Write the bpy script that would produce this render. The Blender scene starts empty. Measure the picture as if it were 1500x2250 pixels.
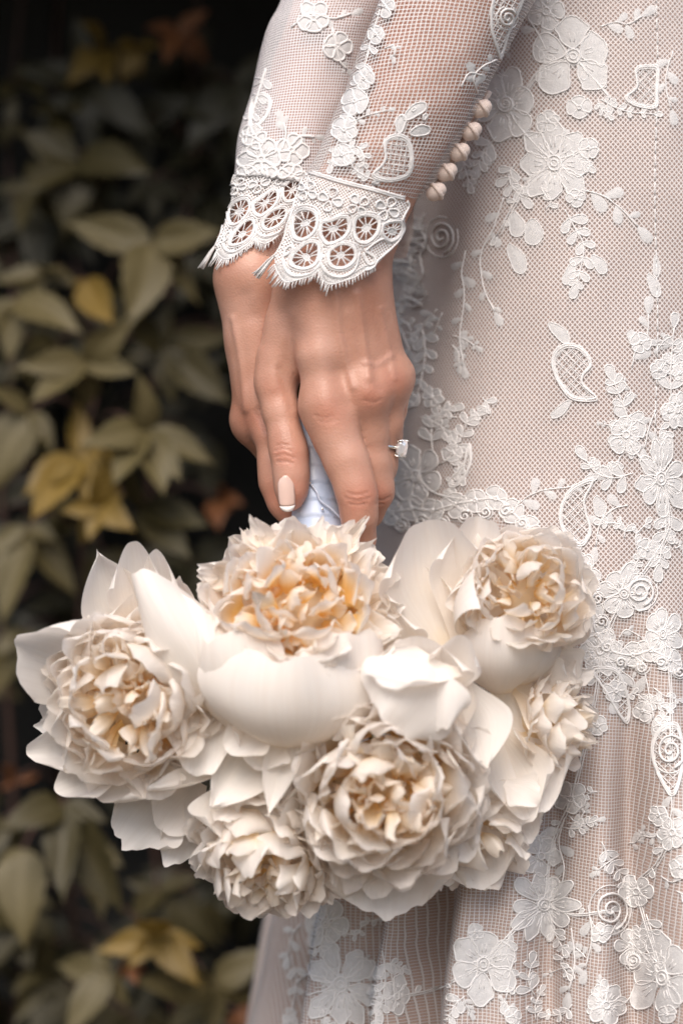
import bpy, bmesh, math, random
import numpy as np
from mathutils import Vector, Matrix
from mathutils.bvhtree import BVHTree

# ------------------------------------------------------------------ camera, sky, sun, exposure
LENS, SENSOR, DIST, HC = 85.0, 24.0, 1.25, 0.88
SC = bpy.context.scene
COL = SC.collection
cam_d = bpy.data.cameras.new('camera')
cam_d.sensor_fit = 'HORIZONTAL'; cam_d.sensor_width = SENSOR; cam_d.lens = LENS
cam_d.clip_start = 0.05; cam_d.clip_end = 400
cam_d.dof.use_dof = True; cam_d.dof.focus_distance = DIST + 0.006; cam_d.dof.aperture_fstop = 3.0
cam = bpy.data.objects.new('camera', cam_d); COL.objects.link(cam)
cam.location = (0, 0, HC); cam.rotation_euler = (math.radians(90), 0, 0)
SC.camera = cam

SUN_EL, SUN_AZ = math.radians(50), math.radians(190)     # azimuth clockwise from +Y (north)
world = bpy.data.worlds.new('World'); SC.world = world; world.use_nodes = True
wn = world.node_tree.nodes; wl = world.node_tree.links
sky = wn.new('ShaderNodeTexSky'); sky.sky_type = 'NISHITA'; sky.sun_disc = False
sky.sun_elevation = SUN_EL; sky.sun_rotation = SUN_AZ
sky.air_density = 1.0; sky.dust_density = 3.5; sky.ozone_density = 0.6
wl.new(sky.outputs[0], wn['Background'].inputs[0]); wn['Background'].inputs[1].default_value = 0.078
sd = bpy.data.lights.new('sun', 'SUN'); sd.energy = 1.3; sd.angle = math.radians(45); sd.color = (1.0, 0.94, 0.88)
sun = bpy.data.objects.new('sun', sd); COL.objects.link(sun)
sv = Vector((math.sin(SUN_AZ) * math.cos(SUN_EL), math.cos(SUN_AZ) * math.cos(SUN_EL), math.sin(SUN_EL)))
sun.rotation_euler = sv.to_track_quat('Z', 'Y').to_euler(); sun.location = sv * 30
SC.view_settings.view_transform = 'Standard'; SC.view_settings.look = 'None'
SC.view_settings.exposure = 1.16; SC.view_settings.gamma = 1.0
SC.cycles.use_denoising = True
SC.cycles.max_bounces = 14; SC.cycles.diffuse_bounces = 10; SC.cycles.transmission_bounces = 12; SC.cycles.transparent_max_bounces = 24
SC.cycles.caustics_reflective = False; SC.cycles.caustics_refractive = False

# ------------------------------------------------------------------ helpers
K0 = SENSOR / LENS / 1500.0        # tangent per photo pixel
PX = DIST * K0                     # metres per photo pixel at the hands
def W(px, py, d=0.0):
    """photo pixel + depth behind the hands (in hand-plane pixels) -> world point"""
    Y = DIST + d * PX; k = Y * K0
    return Vector(((px - 750) * k, Y, HC - (py - 1125) * k))
def pix(co):
    """world points (n,3) -> photo pixels"""
    k = co[:, 1] * K0
    return np.stack([co[:, 0] / k + 750, 1125 - (co[:, 2] - HC) / k], 1)
def ray(px, py):
    return Vector(((px - 750) * K0, 1.0, -(py - 1125) * K0)).normalized()
CAMP = Vector((0, 0, HC))

def tag(o, label=None, cat=None, group=None, kind=None):
    if label: o['label'] = label
    if cat: o['category'] = cat
    if group: o['group'] = group
    if kind: o['kind'] = kind
    return o
WLOC = {}
def place(o, loc, parent):
    WLOC[o] = Vector(loc)
    if parent is not None:
        o.parent = parent; o.location = Vector(loc) - WLOC[parent]
    else:
        o.location = loc
def empty(name, loc, parent=None):
    o = bpy.data.objects.new(name, None); COL.objects.link(o); o.empty_display_size = 0.02
    place(o, loc, parent); return o

class MB:
    def __init__(s): s.v = []; s.f = []; s.m = []; s.a = []; s.uv = []
    def add(s, vs, fs, mat=0, att=None, uv=None):
        b = len(s.v); s.v.extend([tuple(p) for p in vs]); s.f.extend([tuple(i + b for i in f) for f in fs])
        s.m.extend([mat] * len(fs))
        s.a.extend(att if att is not None else [0.0] * len(vs))
        s.uv.extend(uv if uv is not None else [(0.0, 0.0)] * len(vs))
    def tube(s, pts, r, mat=0, sides=6, cap=True, closed=False):
        n = len(pts)
        if n < 2: return
        pts = [Vector(p) for p in pts]
        rs = r if hasattr(r, '__len__') else [r] * n
        vs = []; fs = []
        ref = None
        for i in range(n):
            a = pts[i - 1] if (i > 0 or closed) else pts[0]
            b = pts[(i + 1) % n] if (i < n - 1 or closed) else pts[-1]
            t = (b - a)
            t = t.normalized() if t.length > 1e-9 else Vector((0, 0, 1))
            if ref is None:
                ref = Vector((0, 1, 0)) if abs(t.y) < 0.9 else Vector((1, 0, 0))
            u = (ref - t * ref.dot(t))
            u = u.normalized() if u.length > 1e-6 else t.orthogonal().normalized()
            ref = u; w = t.cross(u)
            for k in range(sides):
                an = 2 * math.pi * k / sides
                vs.append(pts[i] + (u * math.cos(an) + w * math.sin(an)) * rs[i])
        m = n if closed else n - 1
        for i in range(m):
            j = (i + 1) % n
            for k in range(sides):
                k2 = (k + 1) % sides
                fs.append((i * sides + k, i * sides + k2, j * sides + k2, j * sides + k))
        if cap and not closed:
            fs.append(tuple(range(sides - 1, -1, -1))); fs.append(tuple((n - 1) * sides + k for k in range(sides)))
        s.add(vs, fs, mat)
    def grid(s, P, mat=0, att=None, uv=None, wrap=False):
        """P: rows x cols points"""
        R = len(P); C = len(P[0]); vs = [p for row in P for p in row]; fs = []
        for i in range(R - 1):
            for j in range(C if wrap else C - 1):
                j2 = (j + 1) % C
                fs.append((i * C + j, i * C + j2, (i + 1) * C + j2, (i + 1) * C + j))
        s.add(vs, fs, mat, att, uv)
    def build(s, name, mats, parent=None, origin=None, smooth=True):
        v = np.array(s.v, dtype=np.float64)
        if origin is None:
            origin = Vector(((v[:, 0].min() + v[:, 0].max()) / 2, (v[:, 1].min() + v[:, 1].max()) / 2, v[:, 2].min()))
        o = raw_obj(name, v, s.f, mats, parent, origin, smooth, np.array(s.m, dtype=np.int32))
        me = o.data
        if any(s.a):
            at = me.attributes.new('att', 'FLOAT', 'POINT'); at.data.foreach_set('value', np.array(s.a, dtype=np.float32))
        if any(u != (0.0, 0.0) for u in s.uv):
            ul = me.uv_layers.new(name='UVMap')
            li = np.empty(len(me.loops), dtype=np.int32); me.loops.foreach_get('vertex_index', li)
            ul.data.foreach_set('uv', np.array(s.uv, dtype=np.float32)[li].ravel())
        return o
def raw_obj(name, v, faces, mats, parent, origin, smooth=True, mi=None):
    me = bpy.data.meshes.new(name)
    v = np.asarray(v) - np.array(origin)
    me.from_pydata(v.tolist() if len(v) < 1 else [tuple(p) for p in v], [], faces)
    for m in (mats if isinstance(mats, (list, tuple)) else [mats]): me.materials.append(m)
    if mi is not None: me.polygons.foreach_set('material_index', mi)
    if smooth: me.polygons.foreach_set('use_smooth', np.ones(len(me.polygons), dtype=bool))
    me.update()
    o = bpy.data.objects.new(name, me); COL.objects.link(o); place(o, origin, parent)
    return o
def spline(pts, n=8, closed=False):
    """Catmull-Rom through 2-D or 3-D tuples"""
    P = [np.array(p, float) for p in pts]; out = []; N = len(P)
    rng = range(N if closed else N - 1)
    for i in rng:
        p0 = P[(i - 1) % N] if (i > 0 or closed) else 2 * P[0] - P[1]
        p1 = P[i]; p2 = P[(i + 1) % N]
        p3 = P[(i + 2) % N] if (i + 2 < N or closed) else 2 * P[-1] - P[-2]
        for k in range(n):
            t = k / n
            out.append(0.5 * (2 * p1 + (p2 - p0) * t + (2 * p0 - 5 * p1 + 4 * p2 - p3) * t * t + (3 * p1 - p0 - 3 * p2 + p3) * t ** 3))
    if not closed: out.append(P[-1])
    return out

# ------------------------------------------------------------------ materials
def mat(name):
    m = bpy.data.materials.new(name); m.use_nodes = True
    nt = m.node_tree; b = nt.nodes['Principled BSDF']; o = nt.nodes['Material Output']
    return m, nt, b, o
def nd(nt, t, **kw):
    n = nt.nodes.new(t)
    for k, v in kw.items():
        if k.startswith('i_'):
            key = k[2:]; key = int(key) if key.isdigit() else key
            n.inputs[key].default_value = v
        else: setattr(n, k, v)
    return n
def ramp(nt, fac, stops):
    r = nt.nodes.new('ShaderNodeValToRGB'); e = r.color_ramp.elements
    while len(e) < len(stops): e.new(0.5)
    for q, (p, c) in zip(e, stops): q.position = p; q.color = tuple(c) + ((1,) if len(c) == 3 else ())
    nt.links.new(fac, r.inputs[0]); return r
def noise(nt, scale, detail=3, coord=None):
    n = nd(nt, 'ShaderNodeTexNoise', i_Scale=scale, i_Detail=detail)
    if coord is not None: nt.links.new(coord, n.inputs['Vector'])
    return n
def obco(nt):
    return nt.nodes.new('ShaderNodeTexCoord').outputs['Object']
def bump(nt, b, h, strength=0.3, dist=0.001):
    q = nd(nt, 'ShaderNodeBump'); q.inputs['Strength'].default_value = strength; q.inputs['Distance'].default_value = dist
    nt.links.new(h, q.inputs['Height']); nt.links.new(q.outputs[0], b.inputs['Normal']); return q
def mixc(nt, fac, a, b2):
    m = nt.nodes.new('ShaderNodeMix'); m.data_type = 'RGBA'
    for sock, val in ((m.inputs[0], fac), (m.inputs[6], a), (m.inputs[7], b2)):
        if hasattr(val, 'is_linked'): nt.links.new(val, sock)
        elif isinstance(val, (int, float)): sock.default_value = val
        else: sock.default_value = tuple(val) + (1,)
    return m.outputs[2]

def m_skin():
    m, nt, b, o = mat('skin')
    co = obco(nt)
    n1 = noise(nt, 28, 4, co); n2 = noise(nt, 160, 3, co)
    base = ramp(nt, n1.outputs[0], [(0.3, (0.39, 0.185, 0.125)), (0.55, (0.49, 0.26, 0.185)), (0.75, (0.55, 0.315, 0.24))])
    at = nd(nt, 'ShaderNodeAttribute', attribute_name='red')
    c = mixc(nt, at.outputs['Fac'], base.outputs[0], (0.55, 0.20, 0.13))
    vt = nd(nt, 'ShaderNodeAttribute', attribute_name='vein')  # vein tint, plus shade painted into hollow and creases
    c = mixc(nt, vt.outputs['Fac'], c, (0.40, 0.235, 0.19))
    nt.links.new(c, b.inputs['Base Color'])
    b.inputs['Roughness'].default_value = 0.39
    b.inputs['Subsurface Weight'].default_value = 0.12
    b.inputs['Subsurface Radius'].default_value = (0.010, 0.0035, 0.0018); b.inputs['Subsurface Scale'].default_value = 0.6
    b.inputs['Specular IOR Level'].default_value = 0.38
    v = nd(nt, 'ShaderNodeTexVoronoi', i_Scale=900.0); nt.links.new(co, v.inputs['Vector'])
    ad = nd(nt, 'ShaderNodeMath', operation='ADD'); nt.links.new(v.outputs['Distance'], ad.inputs[0]); nt.links.new(n2.outputs[0], ad.inputs[1])
    bump(nt, b, ad.outputs[0], 0.20, 0.0006)
    return m
def m_plain(name, c, rough=0.7, var=0.1, scale=60, bs=0.2, bd=0.0006, sheen=0.0, metal=0.0, sss=0.0, bscale=None):
    m, nt, b, o = mat(name); co = obco(nt)
    n = noise(nt, scale, 4, co)
    r = ramp(nt, n.outputs[0], [(0.3, [x * (1 - var) for x in c]), (0.7, [min(1, x * (1 + var)) for x in c])])
    nt.links.new(r.outputs[0], b.inputs['Base Color'])
    b.inputs['Roughness'].default_value = rough; b.inputs['Metallic'].default_value = metal
    if sheen: b.inputs['Sheen Weight'].default_value = sheen
    if sss:
        b.inputs['Subsurface Weight'].default_value = sss; b.inputs['Subsurface Radius'].default_value = (0.004, 0.003, 0.002)
        b.inputs['Subsurface Scale'].default_value = 0.5
    if bs:
        n2 = noise(nt, bscale or scale * 8, 3, co); bump(nt, b, n2.outputs[0], bs, bd)
    return m
def m_petal(name='petal', trans=0.40):
    m, nt, b, o = mat(name); co = obco(nt)
    at = nd(nt, 'ShaderNodeAttribute', attribute_name='att')        # 0 at the tip ... 1 at the yellow base
    n = noise(nt, 55, 3, co)
    ad = nd(nt, 'ShaderNodeMath', operation='MULTIPLY_ADD', i_1=0.35, i_2=-0.17); nt.links.new(n.outputs[0], ad.inputs[0])
    s = nd(nt, 'ShaderNodeMath', operation='ADD'); nt.links.new(ad.outputs[0], s.inputs[0]); nt.links.new(at.outputs['Fac'], s.inputs[1])
    r = ramp(nt, s.outputs[0], [(0.0, (0.92, 0.88, 0.84)), (0.35, (0.93, 0.865, 0.78)), (0.65, (0.945, 0.80, 0.57)), (1.0, (0.94, 0.66, 0.25))])
    uvm = nd(nt, 'ShaderNodeUVMap'); uvm.uv_map = 'UVMap'
    mp = nd(nt, 'ShaderNodeMapping'); mp.inputs['Scale'].default_value = (34, 1.6, 1); nt.links.new(uvm.outputs[0], mp.inputs[0])
    vn = noise(nt, 1.0, 4, mp.outputs[0])
    vr = ramp(nt, vn.outputs[0], [(0.3, (0.965, 0.95, 0.94)), (0.6, (1, 1, 1))])
    ml = nt.nodes.new('ShaderNodeMix'); ml.data_type = 'RGBA'; ml.blend_type = 'MULTIPLY'; ml.inputs[0].default_value = 0.8
    nt.links.new(r.outputs[0], ml.inputs[6]); nt.links.new(vr.outputs[0], ml.inputs[7])
    nt.links.new(ml.outputs[2], b.inputs['Base Color'])
    b.inputs['Roughness'].default_value = 0.5; b.inputs['Specular IOR Level'].default_value = 0.3
    bp = bump(nt, b, vn.outputs[0], 0.22, 0.0012)
    tr = nt.nodes.new('ShaderNodeBsdfTranslucent'); nt.links.new(ml.outputs[2], tr.inputs[0]); nt.links.new(bp.outputs[0], tr.inputs['Normal'])
    mx = nt.nodes.new('ShaderNodeMixShader'); mx.inputs[0].default_value = trans
    nt.links.new(b.outputs[0], mx.inputs[1]); nt.links.new(tr.outputs[0], mx.inputs[2]); nt.links.new(mx.outputs[0], o.inputs[0])
    return m
def m_net(name, period, width, color, rot=45.0, wob=0.25, fuzz=0.0, aspect=1.0):
    """open net: threads opaque, holes see-through; UV in metres"""
    m, nt, b, o = mat(name)
    uvm = nd(nt, 'ShaderNodeUVMap'); uvm.uv_map = 'UVMap'
    nz = noise(nt, 55, 2, uvm.outputs[0])
    sub = nd(nt, 'ShaderNodeVectorMath', operation='SUBTRACT'); sub.inputs[1].default_value = (0.5, 0.5, 0.5); nt.links.new(nz.outputs['Color'], sub.inputs[0])
    scl = nd(nt, 'ShaderNodeVectorMath', operation='SCALE'); scl.inputs['Scale'].default_value = period * wob * 4; nt.links.new(sub.outputs[0], scl.inputs[0])
    ad = nd(nt, 'ShaderNodeVectorMath', operation='ADD'); nt.links.new(uvm.outputs[0], ad.inputs[0]); nt.links.new(scl.outputs[0], ad.inputs[1])
    mp = nd(nt, 'ShaderNodeMapping'); mp.inputs['Rotation'].default_value = (0, 0, math.radians(rot)); mp.inputs['Scale'].default_value = (1 / period, aspect / period, 1)
    nt.links.new(ad.outputs[0], mp.inputs[0])
    sp = nd(nt, 'ShaderNodeSeparateXYZ'); nt.links.new(mp.outputs[0], sp.inputs[0])
    outs = []
    for ax in ('X', 'Y'):
        f = nd(nt, 'ShaderNodeMath', operation='FRACT'); nt.links.new(sp.outputs[ax], f.inputs[0])
        s2 = nd(nt, 'ShaderNodeMath', operation='SUBTRACT', i_1=0.5); nt.links.new(f.outputs[0], s2.inputs[0])
        ab = nd(nt, 'ShaderNodeMath', operation='ABSOLUTE'); nt.links.new(s2.outputs[0], ab.inputs[0]); outs.append(ab.outputs[0])
    mxm = nd(nt, 'ShaderNodeMath', operation='SMOOTH_MAX', i_2=0.12); nt.links.new(outs[0], mxm.inputs[0]); nt.links.new(outs[1], mxm.inputs[1])
    mr = nd(nt, 'ShaderNodeMapRange'); mr.inputs[1].default_value = 0.5 - width - 0.04; mr.inputs[2].default_value = 0.5 - width + 0.04
    mr.inputs[3].default_value = fuzz; mr.inputs[4].default_value = 1.0
    nt.links.new(mxm.outputs[0], mr.inputs[0])
    b.inputs['Base Color'].default_value = tuple(color) + (1,); b.inputs['Roughness'].default_value = 0.8
    b.inputs['Specular IOR Level'].default_value = 0.2
    bump(nt, b, mxm.outputs[0], 0.5, 0.0006)
    t = nt.nodes.new('ShaderNodeBsdfTransparent')
    mx = nt.nodes.new('ShaderNodeMixShader'); nt.links.new(mr.outputs[0], mx.inputs[0])
    nt.links.new(t.outputs[0], mx.inputs[1]); nt.links.new(b.outputs[0], mx.inputs[2]); nt.links.new(mx.outputs[0], o.inputs[0])
    return m
def m_leaf(name, c1, c2, trans=0.25):
    m, nt, b, o = mat(name); co = obco(nt)
    oi = nt.nodes.new('ShaderNodeObjectInfo')
    n = noise(nt, 30, 3, co)
    ad = nd(nt, 'ShaderNodeMath', operation='MULTIPLY_ADD', i_1=0.22); nt.links.new(oi.outputs['Random'], ad.inputs[0]); nt.links.new(n.outputs[0], ad.inputs[2])
    r = ramp(nt, ad.outputs[0], [(0.30, c1), (0.72, c2)])
    at = nd(nt, 'ShaderNodeAttribute', attribute_name='att')
    c = mixc(nt, at.outputs['Fac'], r.outputs[0], [min(1, x * 1.5 + 0.02) for x in c2])
    nt.links.new(c, b.inputs['Base Color']); b.inputs['Roughness'].default_value = 0.55
    t = nt.nodes.new('ShaderNodeBsdfTranslucent'); nt.links.new(c, t.inputs[0])
    mx = nt.nodes.new('ShaderNodeMixShader'); mx.inputs[0].default_value = trans
    nt.links.new(b.outputs[0], mx.inputs[1]); nt.links.new(t.outputs[0], mx.inputs[2]); nt.links.new(mx.outputs[0], o.inputs[0])
    return m
def m_satin():
    m, nt, b, o = mat('satin_ribbon'); co = obco(nt)
    n = noise(nt, 40, 2, co)
    r = ramp(nt, n.outputs[0], [(0.35, (0.46, 0.54, 0.70)), (0.65, (0.66, 0.67, 0.76))])
    nt.links.new(r.outputs[0], b.inputs['Base Color']); b.inputs['Roughness'].default_value = 0.32
    b.inputs['Sheen Weight'].default_value = 0.3; b.inputs['Anisotropic'].default_value = 0.5
    return m
def m_glass():
    m, nt, b, o = mat('cut_stone')
    b.inputs['Base Color'].default_value = (0.95, 0.95, 0.97, 1); b.inputs['Transmission Weight'].default_value = 0.55
    b.inputs['IOR'].default_value = 2.2; b.inputs['Roughness'].default_value = 0.02
    return m
M = dict(
    skin=m_skin(),
    nail=m_plain('nail_polish', (0.66, 0.47, 0.40), 0.18, 0.03, 20, 0),
    nailtip=m_plain('nail_tip_white', (0.82, 0.79, 0.76), 0.2, 0.02, 20, 0),
    petal=m_petal(), petal_in=m_petal('inner_petal', 0.52),
    cord=m_plain('lace_cord', (0.73, 0.71, 0.70), 0.7, 0.05, 200, 0.5, 0.0004, sheen=0.2, bscale=2200),
    fill=m_plain('lace_fill', (0.60, 0.585, 0.58), 0.85, 0.07, 300, 0.55, 0.0005, bscale=1400),
    lining=m_plain('dress_lining', (0.50, 0.345, 0.28), 0.75, 0.05, 25, 0.15, 0.0004, sheen=0.15, bscale=900),
    netd=m_net('dress_net', 0.00185, 0.15, (0.65, 0.605, 0.59), 45, 0.16, 0.18, 0.9),
    nets=m_net('sleeve_net', 0.0020, 0.10, (0.72, 0.70, 0.69), 8, 0.22, 0.03),
    netf=m_net('sleeve_net_soft', 0.0016, 0.16, (0.74, 0.70, 0.70), 8, 0.2, 0.16),
    netk=m_net('skirt_net', 0.0017, 0.11, (0.61, 0.57, 0.555), 6, 0.2, 0.18),
    netc=m_net('cuff_net', 0.0013, 0.17, (0.84, 0.82, 0.80), 30, 0.5, 0.12),
    button=m_plain('button_cloth', (0.66, 0.54, 0.48), 0.6, 0.06, 90, 0.6, 0.0005, sheen=0.2, bscale=1800),
    satin=m_satin(), gold=m_plain('white_gold', (0.86, 0.82, 0.76), 0.16, 0.02, 30, 0, metal=1.0),
    stone=m_glass(),
    pin=m_plain('pin_head', (0.85, 0.85, 0.85), 0.2, 0.02, 30, 0, metal=0.8),
    stem=m_plain('peony_stem', (0.10, 0.14, 0.04), 0.6, 0.2, 40, 0.3),
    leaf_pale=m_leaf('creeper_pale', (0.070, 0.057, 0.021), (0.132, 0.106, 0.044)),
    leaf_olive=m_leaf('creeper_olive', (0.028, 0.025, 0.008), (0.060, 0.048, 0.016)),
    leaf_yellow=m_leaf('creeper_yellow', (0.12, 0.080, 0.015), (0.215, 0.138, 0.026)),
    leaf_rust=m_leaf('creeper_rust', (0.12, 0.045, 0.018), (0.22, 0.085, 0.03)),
    leaf_dark=m_leaf('creeper_painted_shade', (0.014, 0.014, 0.006), (0.031, 0.028, 0.012), 0.12),  # filler leaves, colour darkened to paint the shade between lit ones
    twig=m_plain('creeper_twig', (0.060, 0.030, 0.022), 0.7, 0.3, 40, 0.4),
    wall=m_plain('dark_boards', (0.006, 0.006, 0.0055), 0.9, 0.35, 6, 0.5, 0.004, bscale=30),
    ground=m_plain('garden_soil', (0.07, 0.06, 0.045), 0.95, 0.4, 5, 0.7, 0.02, bscale=40),
)
# ------------------------------------------------------------------ the setting
g = MB()
g.grid([[(-60, -60, 0), (60, -60, 0)], [(-60, 60, 0), (60, 60, 0)]])
tag(g.build('ground', M['ground'], origin=(0, 0, 0), smooth=False), kind='structure')

def box(mb, x0, x1, y0, y1, z0, z1, mi=0):
    v = [(x0, y0, z0), (x1, y0, z0), (x1, y1, z0), (x0, y1, z0), (x0, y0, z1), (x1, y0, z1), (x1, y1, z1), (x0, y1, z1)]
    mb.add(v, [(0, 3, 2, 1), (4, 5, 6, 7), (0, 1, 5, 4), (1, 2, 6, 5), (2, 3, 7, 6), (3, 0, 4, 7)], mi)
WALL_Y = 1.90
shed = empty('garden_shed', (0, WALL_Y + 0.6, 0))
tag(shed, 'nearly black board shed wall in deep shade behind the creeper', 'shed')
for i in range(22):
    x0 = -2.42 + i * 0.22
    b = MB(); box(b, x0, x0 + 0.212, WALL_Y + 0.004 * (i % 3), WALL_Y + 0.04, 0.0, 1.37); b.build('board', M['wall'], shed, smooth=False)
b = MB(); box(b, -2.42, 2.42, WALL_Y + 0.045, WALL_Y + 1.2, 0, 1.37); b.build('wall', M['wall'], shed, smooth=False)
b = MB(); box(b, -2.6, 2.6, 1.45, WALL_Y + 1.4, 1.37, 1.45); b.build('added_shade_roof', M['wall'], shed, smooth=False)  # unseen low slab, added to shade the upper creeper leaves
# ------------------------------------------------------------------ the person: one surface grown from a distance field
class Field:
    def __init__(s, lo, hi, h):
        s.lo = np.array(lo, float); s.h = h
        s.n = np.ceil((np.array(hi) - s.lo) / h).astype(int) + 1
        s.ax = [(s.lo[i] + h * np.arange(s.n[i])).astype(np.float32) for i in range(3)]
        s.F = np.full(s.n, 0.05, np.float32)
    def sub(s, pmin, pmax):
        a = np.clip(np.floor((pmin - s.lo) / s.h).astype(int), 0, s.n - 1); b = np.clip(np.ceil((pmax - s.lo) / s.h).astype(int) + 1, 0, s.n)
        return tuple(slice(a[i], max(b[i], a[i])) for i in range(3))
    def chain(s, pts, k=0.003, pad=0.022):
        """pts: (Vector, radius) list -> slices and distance of a smooth tapered limb"""
        P = np.array([np.array(p) for p, r in pts]); R = np.array([r for p, r in pts])
        sl = s.sub((P - R[:, None]).min(0) - pad, (P + R[:, None]).max(0) + pad)
        X, Y, Z = np.meshgrid(*[s.ax[i][sl[i]] for i in range(3)], indexing='ij', sparse=True)
        D = None
        for i in range(len(P) - 1):
            a, b = P[i], P[i + 1]; ab = b - a; L2 = float(ab @ ab) + 1e-12
            t = np.clip(((X - a[0]) * ab[0] + (Y - a[1]) * ab[1] + (Z - a[2]) * ab[2]) / L2, 0, 1)
            d = np.sqrt((X - a[0] - t * ab[0]) ** 2 + (Y - a[1] - t * ab[1]) ** 2 + (Z - a[2] - t * ab[2]) ** 2) - (R[i] + t * (R[i + 1] - R[i]))
            D = d if D is None else smin(D, d, k)
        return sl, D.astype(np.float32)
    def blend(s, pts, k=0.008, kc=0.003):
        sl, D = s.chain(pts, kc); s.F[sl] = smin(s.F[sl], D, k)
    def mesh(s):
        return surface_nets(s.F, s.lo, s.h)
def smin(a, b, k):
    h = np.maximum(k - np.abs(a - b), 0) / k
    return np.minimum(a, b) - h * h * k * 0.25
def surface_nets(F, lo, h):
    S = F < 0
    c = [(i, j, k) for i in (0, 1) for j in (0, 1) for k in (0, 1)]
    n = np.array(F.shape)
    anyv = np.zeros(n - 1, bool); allv = np.ones(n - 1, bool)
    for o in c:
        q = S[o[0]:o[0] + n[0] - 1, o[1]:o[1] + n[1] - 1, o[2]:o[2] + n[2] - 1]; anyv |= q; allv &= q
    act = anyv & ~allv
    I = np.argwhere(act)
    vals = np.stack([F[I[:, 0] + o[0], I[:, 1] + o[1], I[:, 2] + o[2]] for o in c], 1)
    acc = np.zeros((len(I), 3)); cnt = np.zeros(len(I))
    for a in range(8):
        for b in range(a + 1, 8):
            if sum(abs(c[a][q] - c[b][q]) for q in range(3)) != 1: continue
            m = (vals[:, a] < 0) != (vals[:, b] < 0)
            t = np.where(m, vals[:, a] / np.where(m, vals[:, a] - vals[:, b], 1), 0)
            p = np.array(c[a])[None] + t[:, None] * (np.array(c[b]) - np.array(c[a]))[None]
            acc += p * m[:, None]; cnt += m
    V = np.asarray(lo)[None] + h * (I + acc / cnt[:, None])
    idm = np.full(n - 1, -1, np.int32); idm[I[:, 0], I[:, 1], I[:, 2]] = np.arange(len(I))
    faces = []
    for ax in range(3):
        a1, a2 = (ax + 1) % 3, (ax + 2) % 3
        s0 = [slice(None)] * 3; s1 = [slice(None)] * 3
        s0[ax] = slice(0, n[ax] - 1); s1[ax] = slice(1, n[ax])
        A = S[tuple(s0)]; B = S[tuple(s1)]
        E = np.argwhere(A != B)
        ok = (E[:, a1] > 0) & (E[:, a2] > 0) & (E[:, a1] < n[a1] - 1) & (E[:, a2] < n[a2] - 1)
        E = E[ok]
        q = []
        for d1, d2 in ((1, 1), (0, 1), (0, 0), (1, 0)):
            e = E.copy(); e[:, a1] -= d1; e[:, a2] -= d2; q.append(idm[e[:, 0], e[:, 1], e[:, 2]])
        q = np.stack(q, 1); flip = ~A[E[:, 0], E[:, 1], E[:, 2]]
        q[flip] = q[flip][:, ::-1]; faces.append(q)
    return V, np.concatenate(faces)

def C(*pts):
    """(px, py, depth, radius) tuples in photo pixels -> chain"""
    return [(W(x, y, d), r * PX) for x, y, d, r in pts]
def arm_bounds(xs, ys, ds):
    p = np.array([W(x, y, d) for x in xs for y in ys for d in ds]); return p.min(0), p.max(0)

# ---- near (left) arm and hand
lo, hi = arm_bounds((520, 1330), (-420, 1290), (-190, 300))
FA = Field(lo, hi, 0.00095)
FA.blend(C((1040, -200, 30, 112), (955, 0, 18, 104), (870, 220, 10, 95), (770, 420, 5, 80), (692, 612, 8, 72)), 0.010)
FA.blend(C((1110, -180, 40, 112), (1028, 0, 22, 106), (932, 220, 14, 98), (834, 420, 6, 78), (774, 612, 2, 69)), 0.014)
for mc in (C((692, 620, 0, 64), (700, 780, -30, 49), (714, 885, -30, 44)),
           C((726, 620, 0, 68), (804, 850, -22, 38)),
           C((764, 620, 4, 66), (853, 828, 12, 32)),
           C((792, 640, 20, 56), (864, 815, 50, 27))):
    FA.blend(mc, 0.013)
for mc in (C((656, 640, 25, 54), (608, 790, 40, 44), (604, 848, 40, 41)), C((636, 710, 45, 40), (655, 800, 45, 32))):
    FA.blend(mc, 0.009)
for kn in (C((718, 897, -36, 40), (720, 906, -38, 38)), C((808, 864, -30, 36), (809, 872, -30, 35)),
           C((860, 838, 4, 28), (861, 843, 4, 28)), C((869, 828, 46, 23), (869, 833, 46, 23))):
    FA.blend(kn, 0.012)
palm = FA.F.copy()
def finger(FB, palm, pts, k=0.0095, kc=0.006):
    sl, D = FB.chain(C(*pts), kc)
    FB.F[sl] = np.minimum(FB.F[sl], smin(palm[sl], D, k))
finger(FA, palm, ((716, 897, -26, 49), (740, 962, -38, 47.5), (762, 1016, -48, 44.5), (779, 1066, -57, 40), (786, 1095, -60, 37.5), (789, 1135, -54, 35), (788, 1185, -20, 33), (770, 1225, 40, 27)))
finger(FA, palm, ((806, 866, -18, 43), (811, 950, 2, 40), (817, 1020, 12, 39), (822, 1068, 20, 37.5), (823, 1084, 30, 35), (806, 1125, 60, 33), (770, 1150, 110, 29), (735, 1150, 135, 25)))
finger(FA, palm, ((856, 840, 14, 33), (850, 930, 22, 31), (836, 1015, 34, 33), (830, 1036, 45, 32), (795, 1075, 110, 30), (750, 1080, 140, 26), (720, 1078, 150, 22)))
finger(FA, palm, ((868, 828, 50, 27), (863, 900, 66, 26), (852, 955, 84, 27), (846, 968, 96, 26), (805, 990, 145, 24), (760, 995, 160, 21)))
finger(FA, palm, ((604, 836, 38, 42), (616, 905, 24, 36), (629, 968, 6, 35.5), (636, 1000, -2, 36.5), (640, 1045, -4, 35), (640, 1080, -2, 30), (638, 1097, 0, 24)), 0.006)

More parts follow.
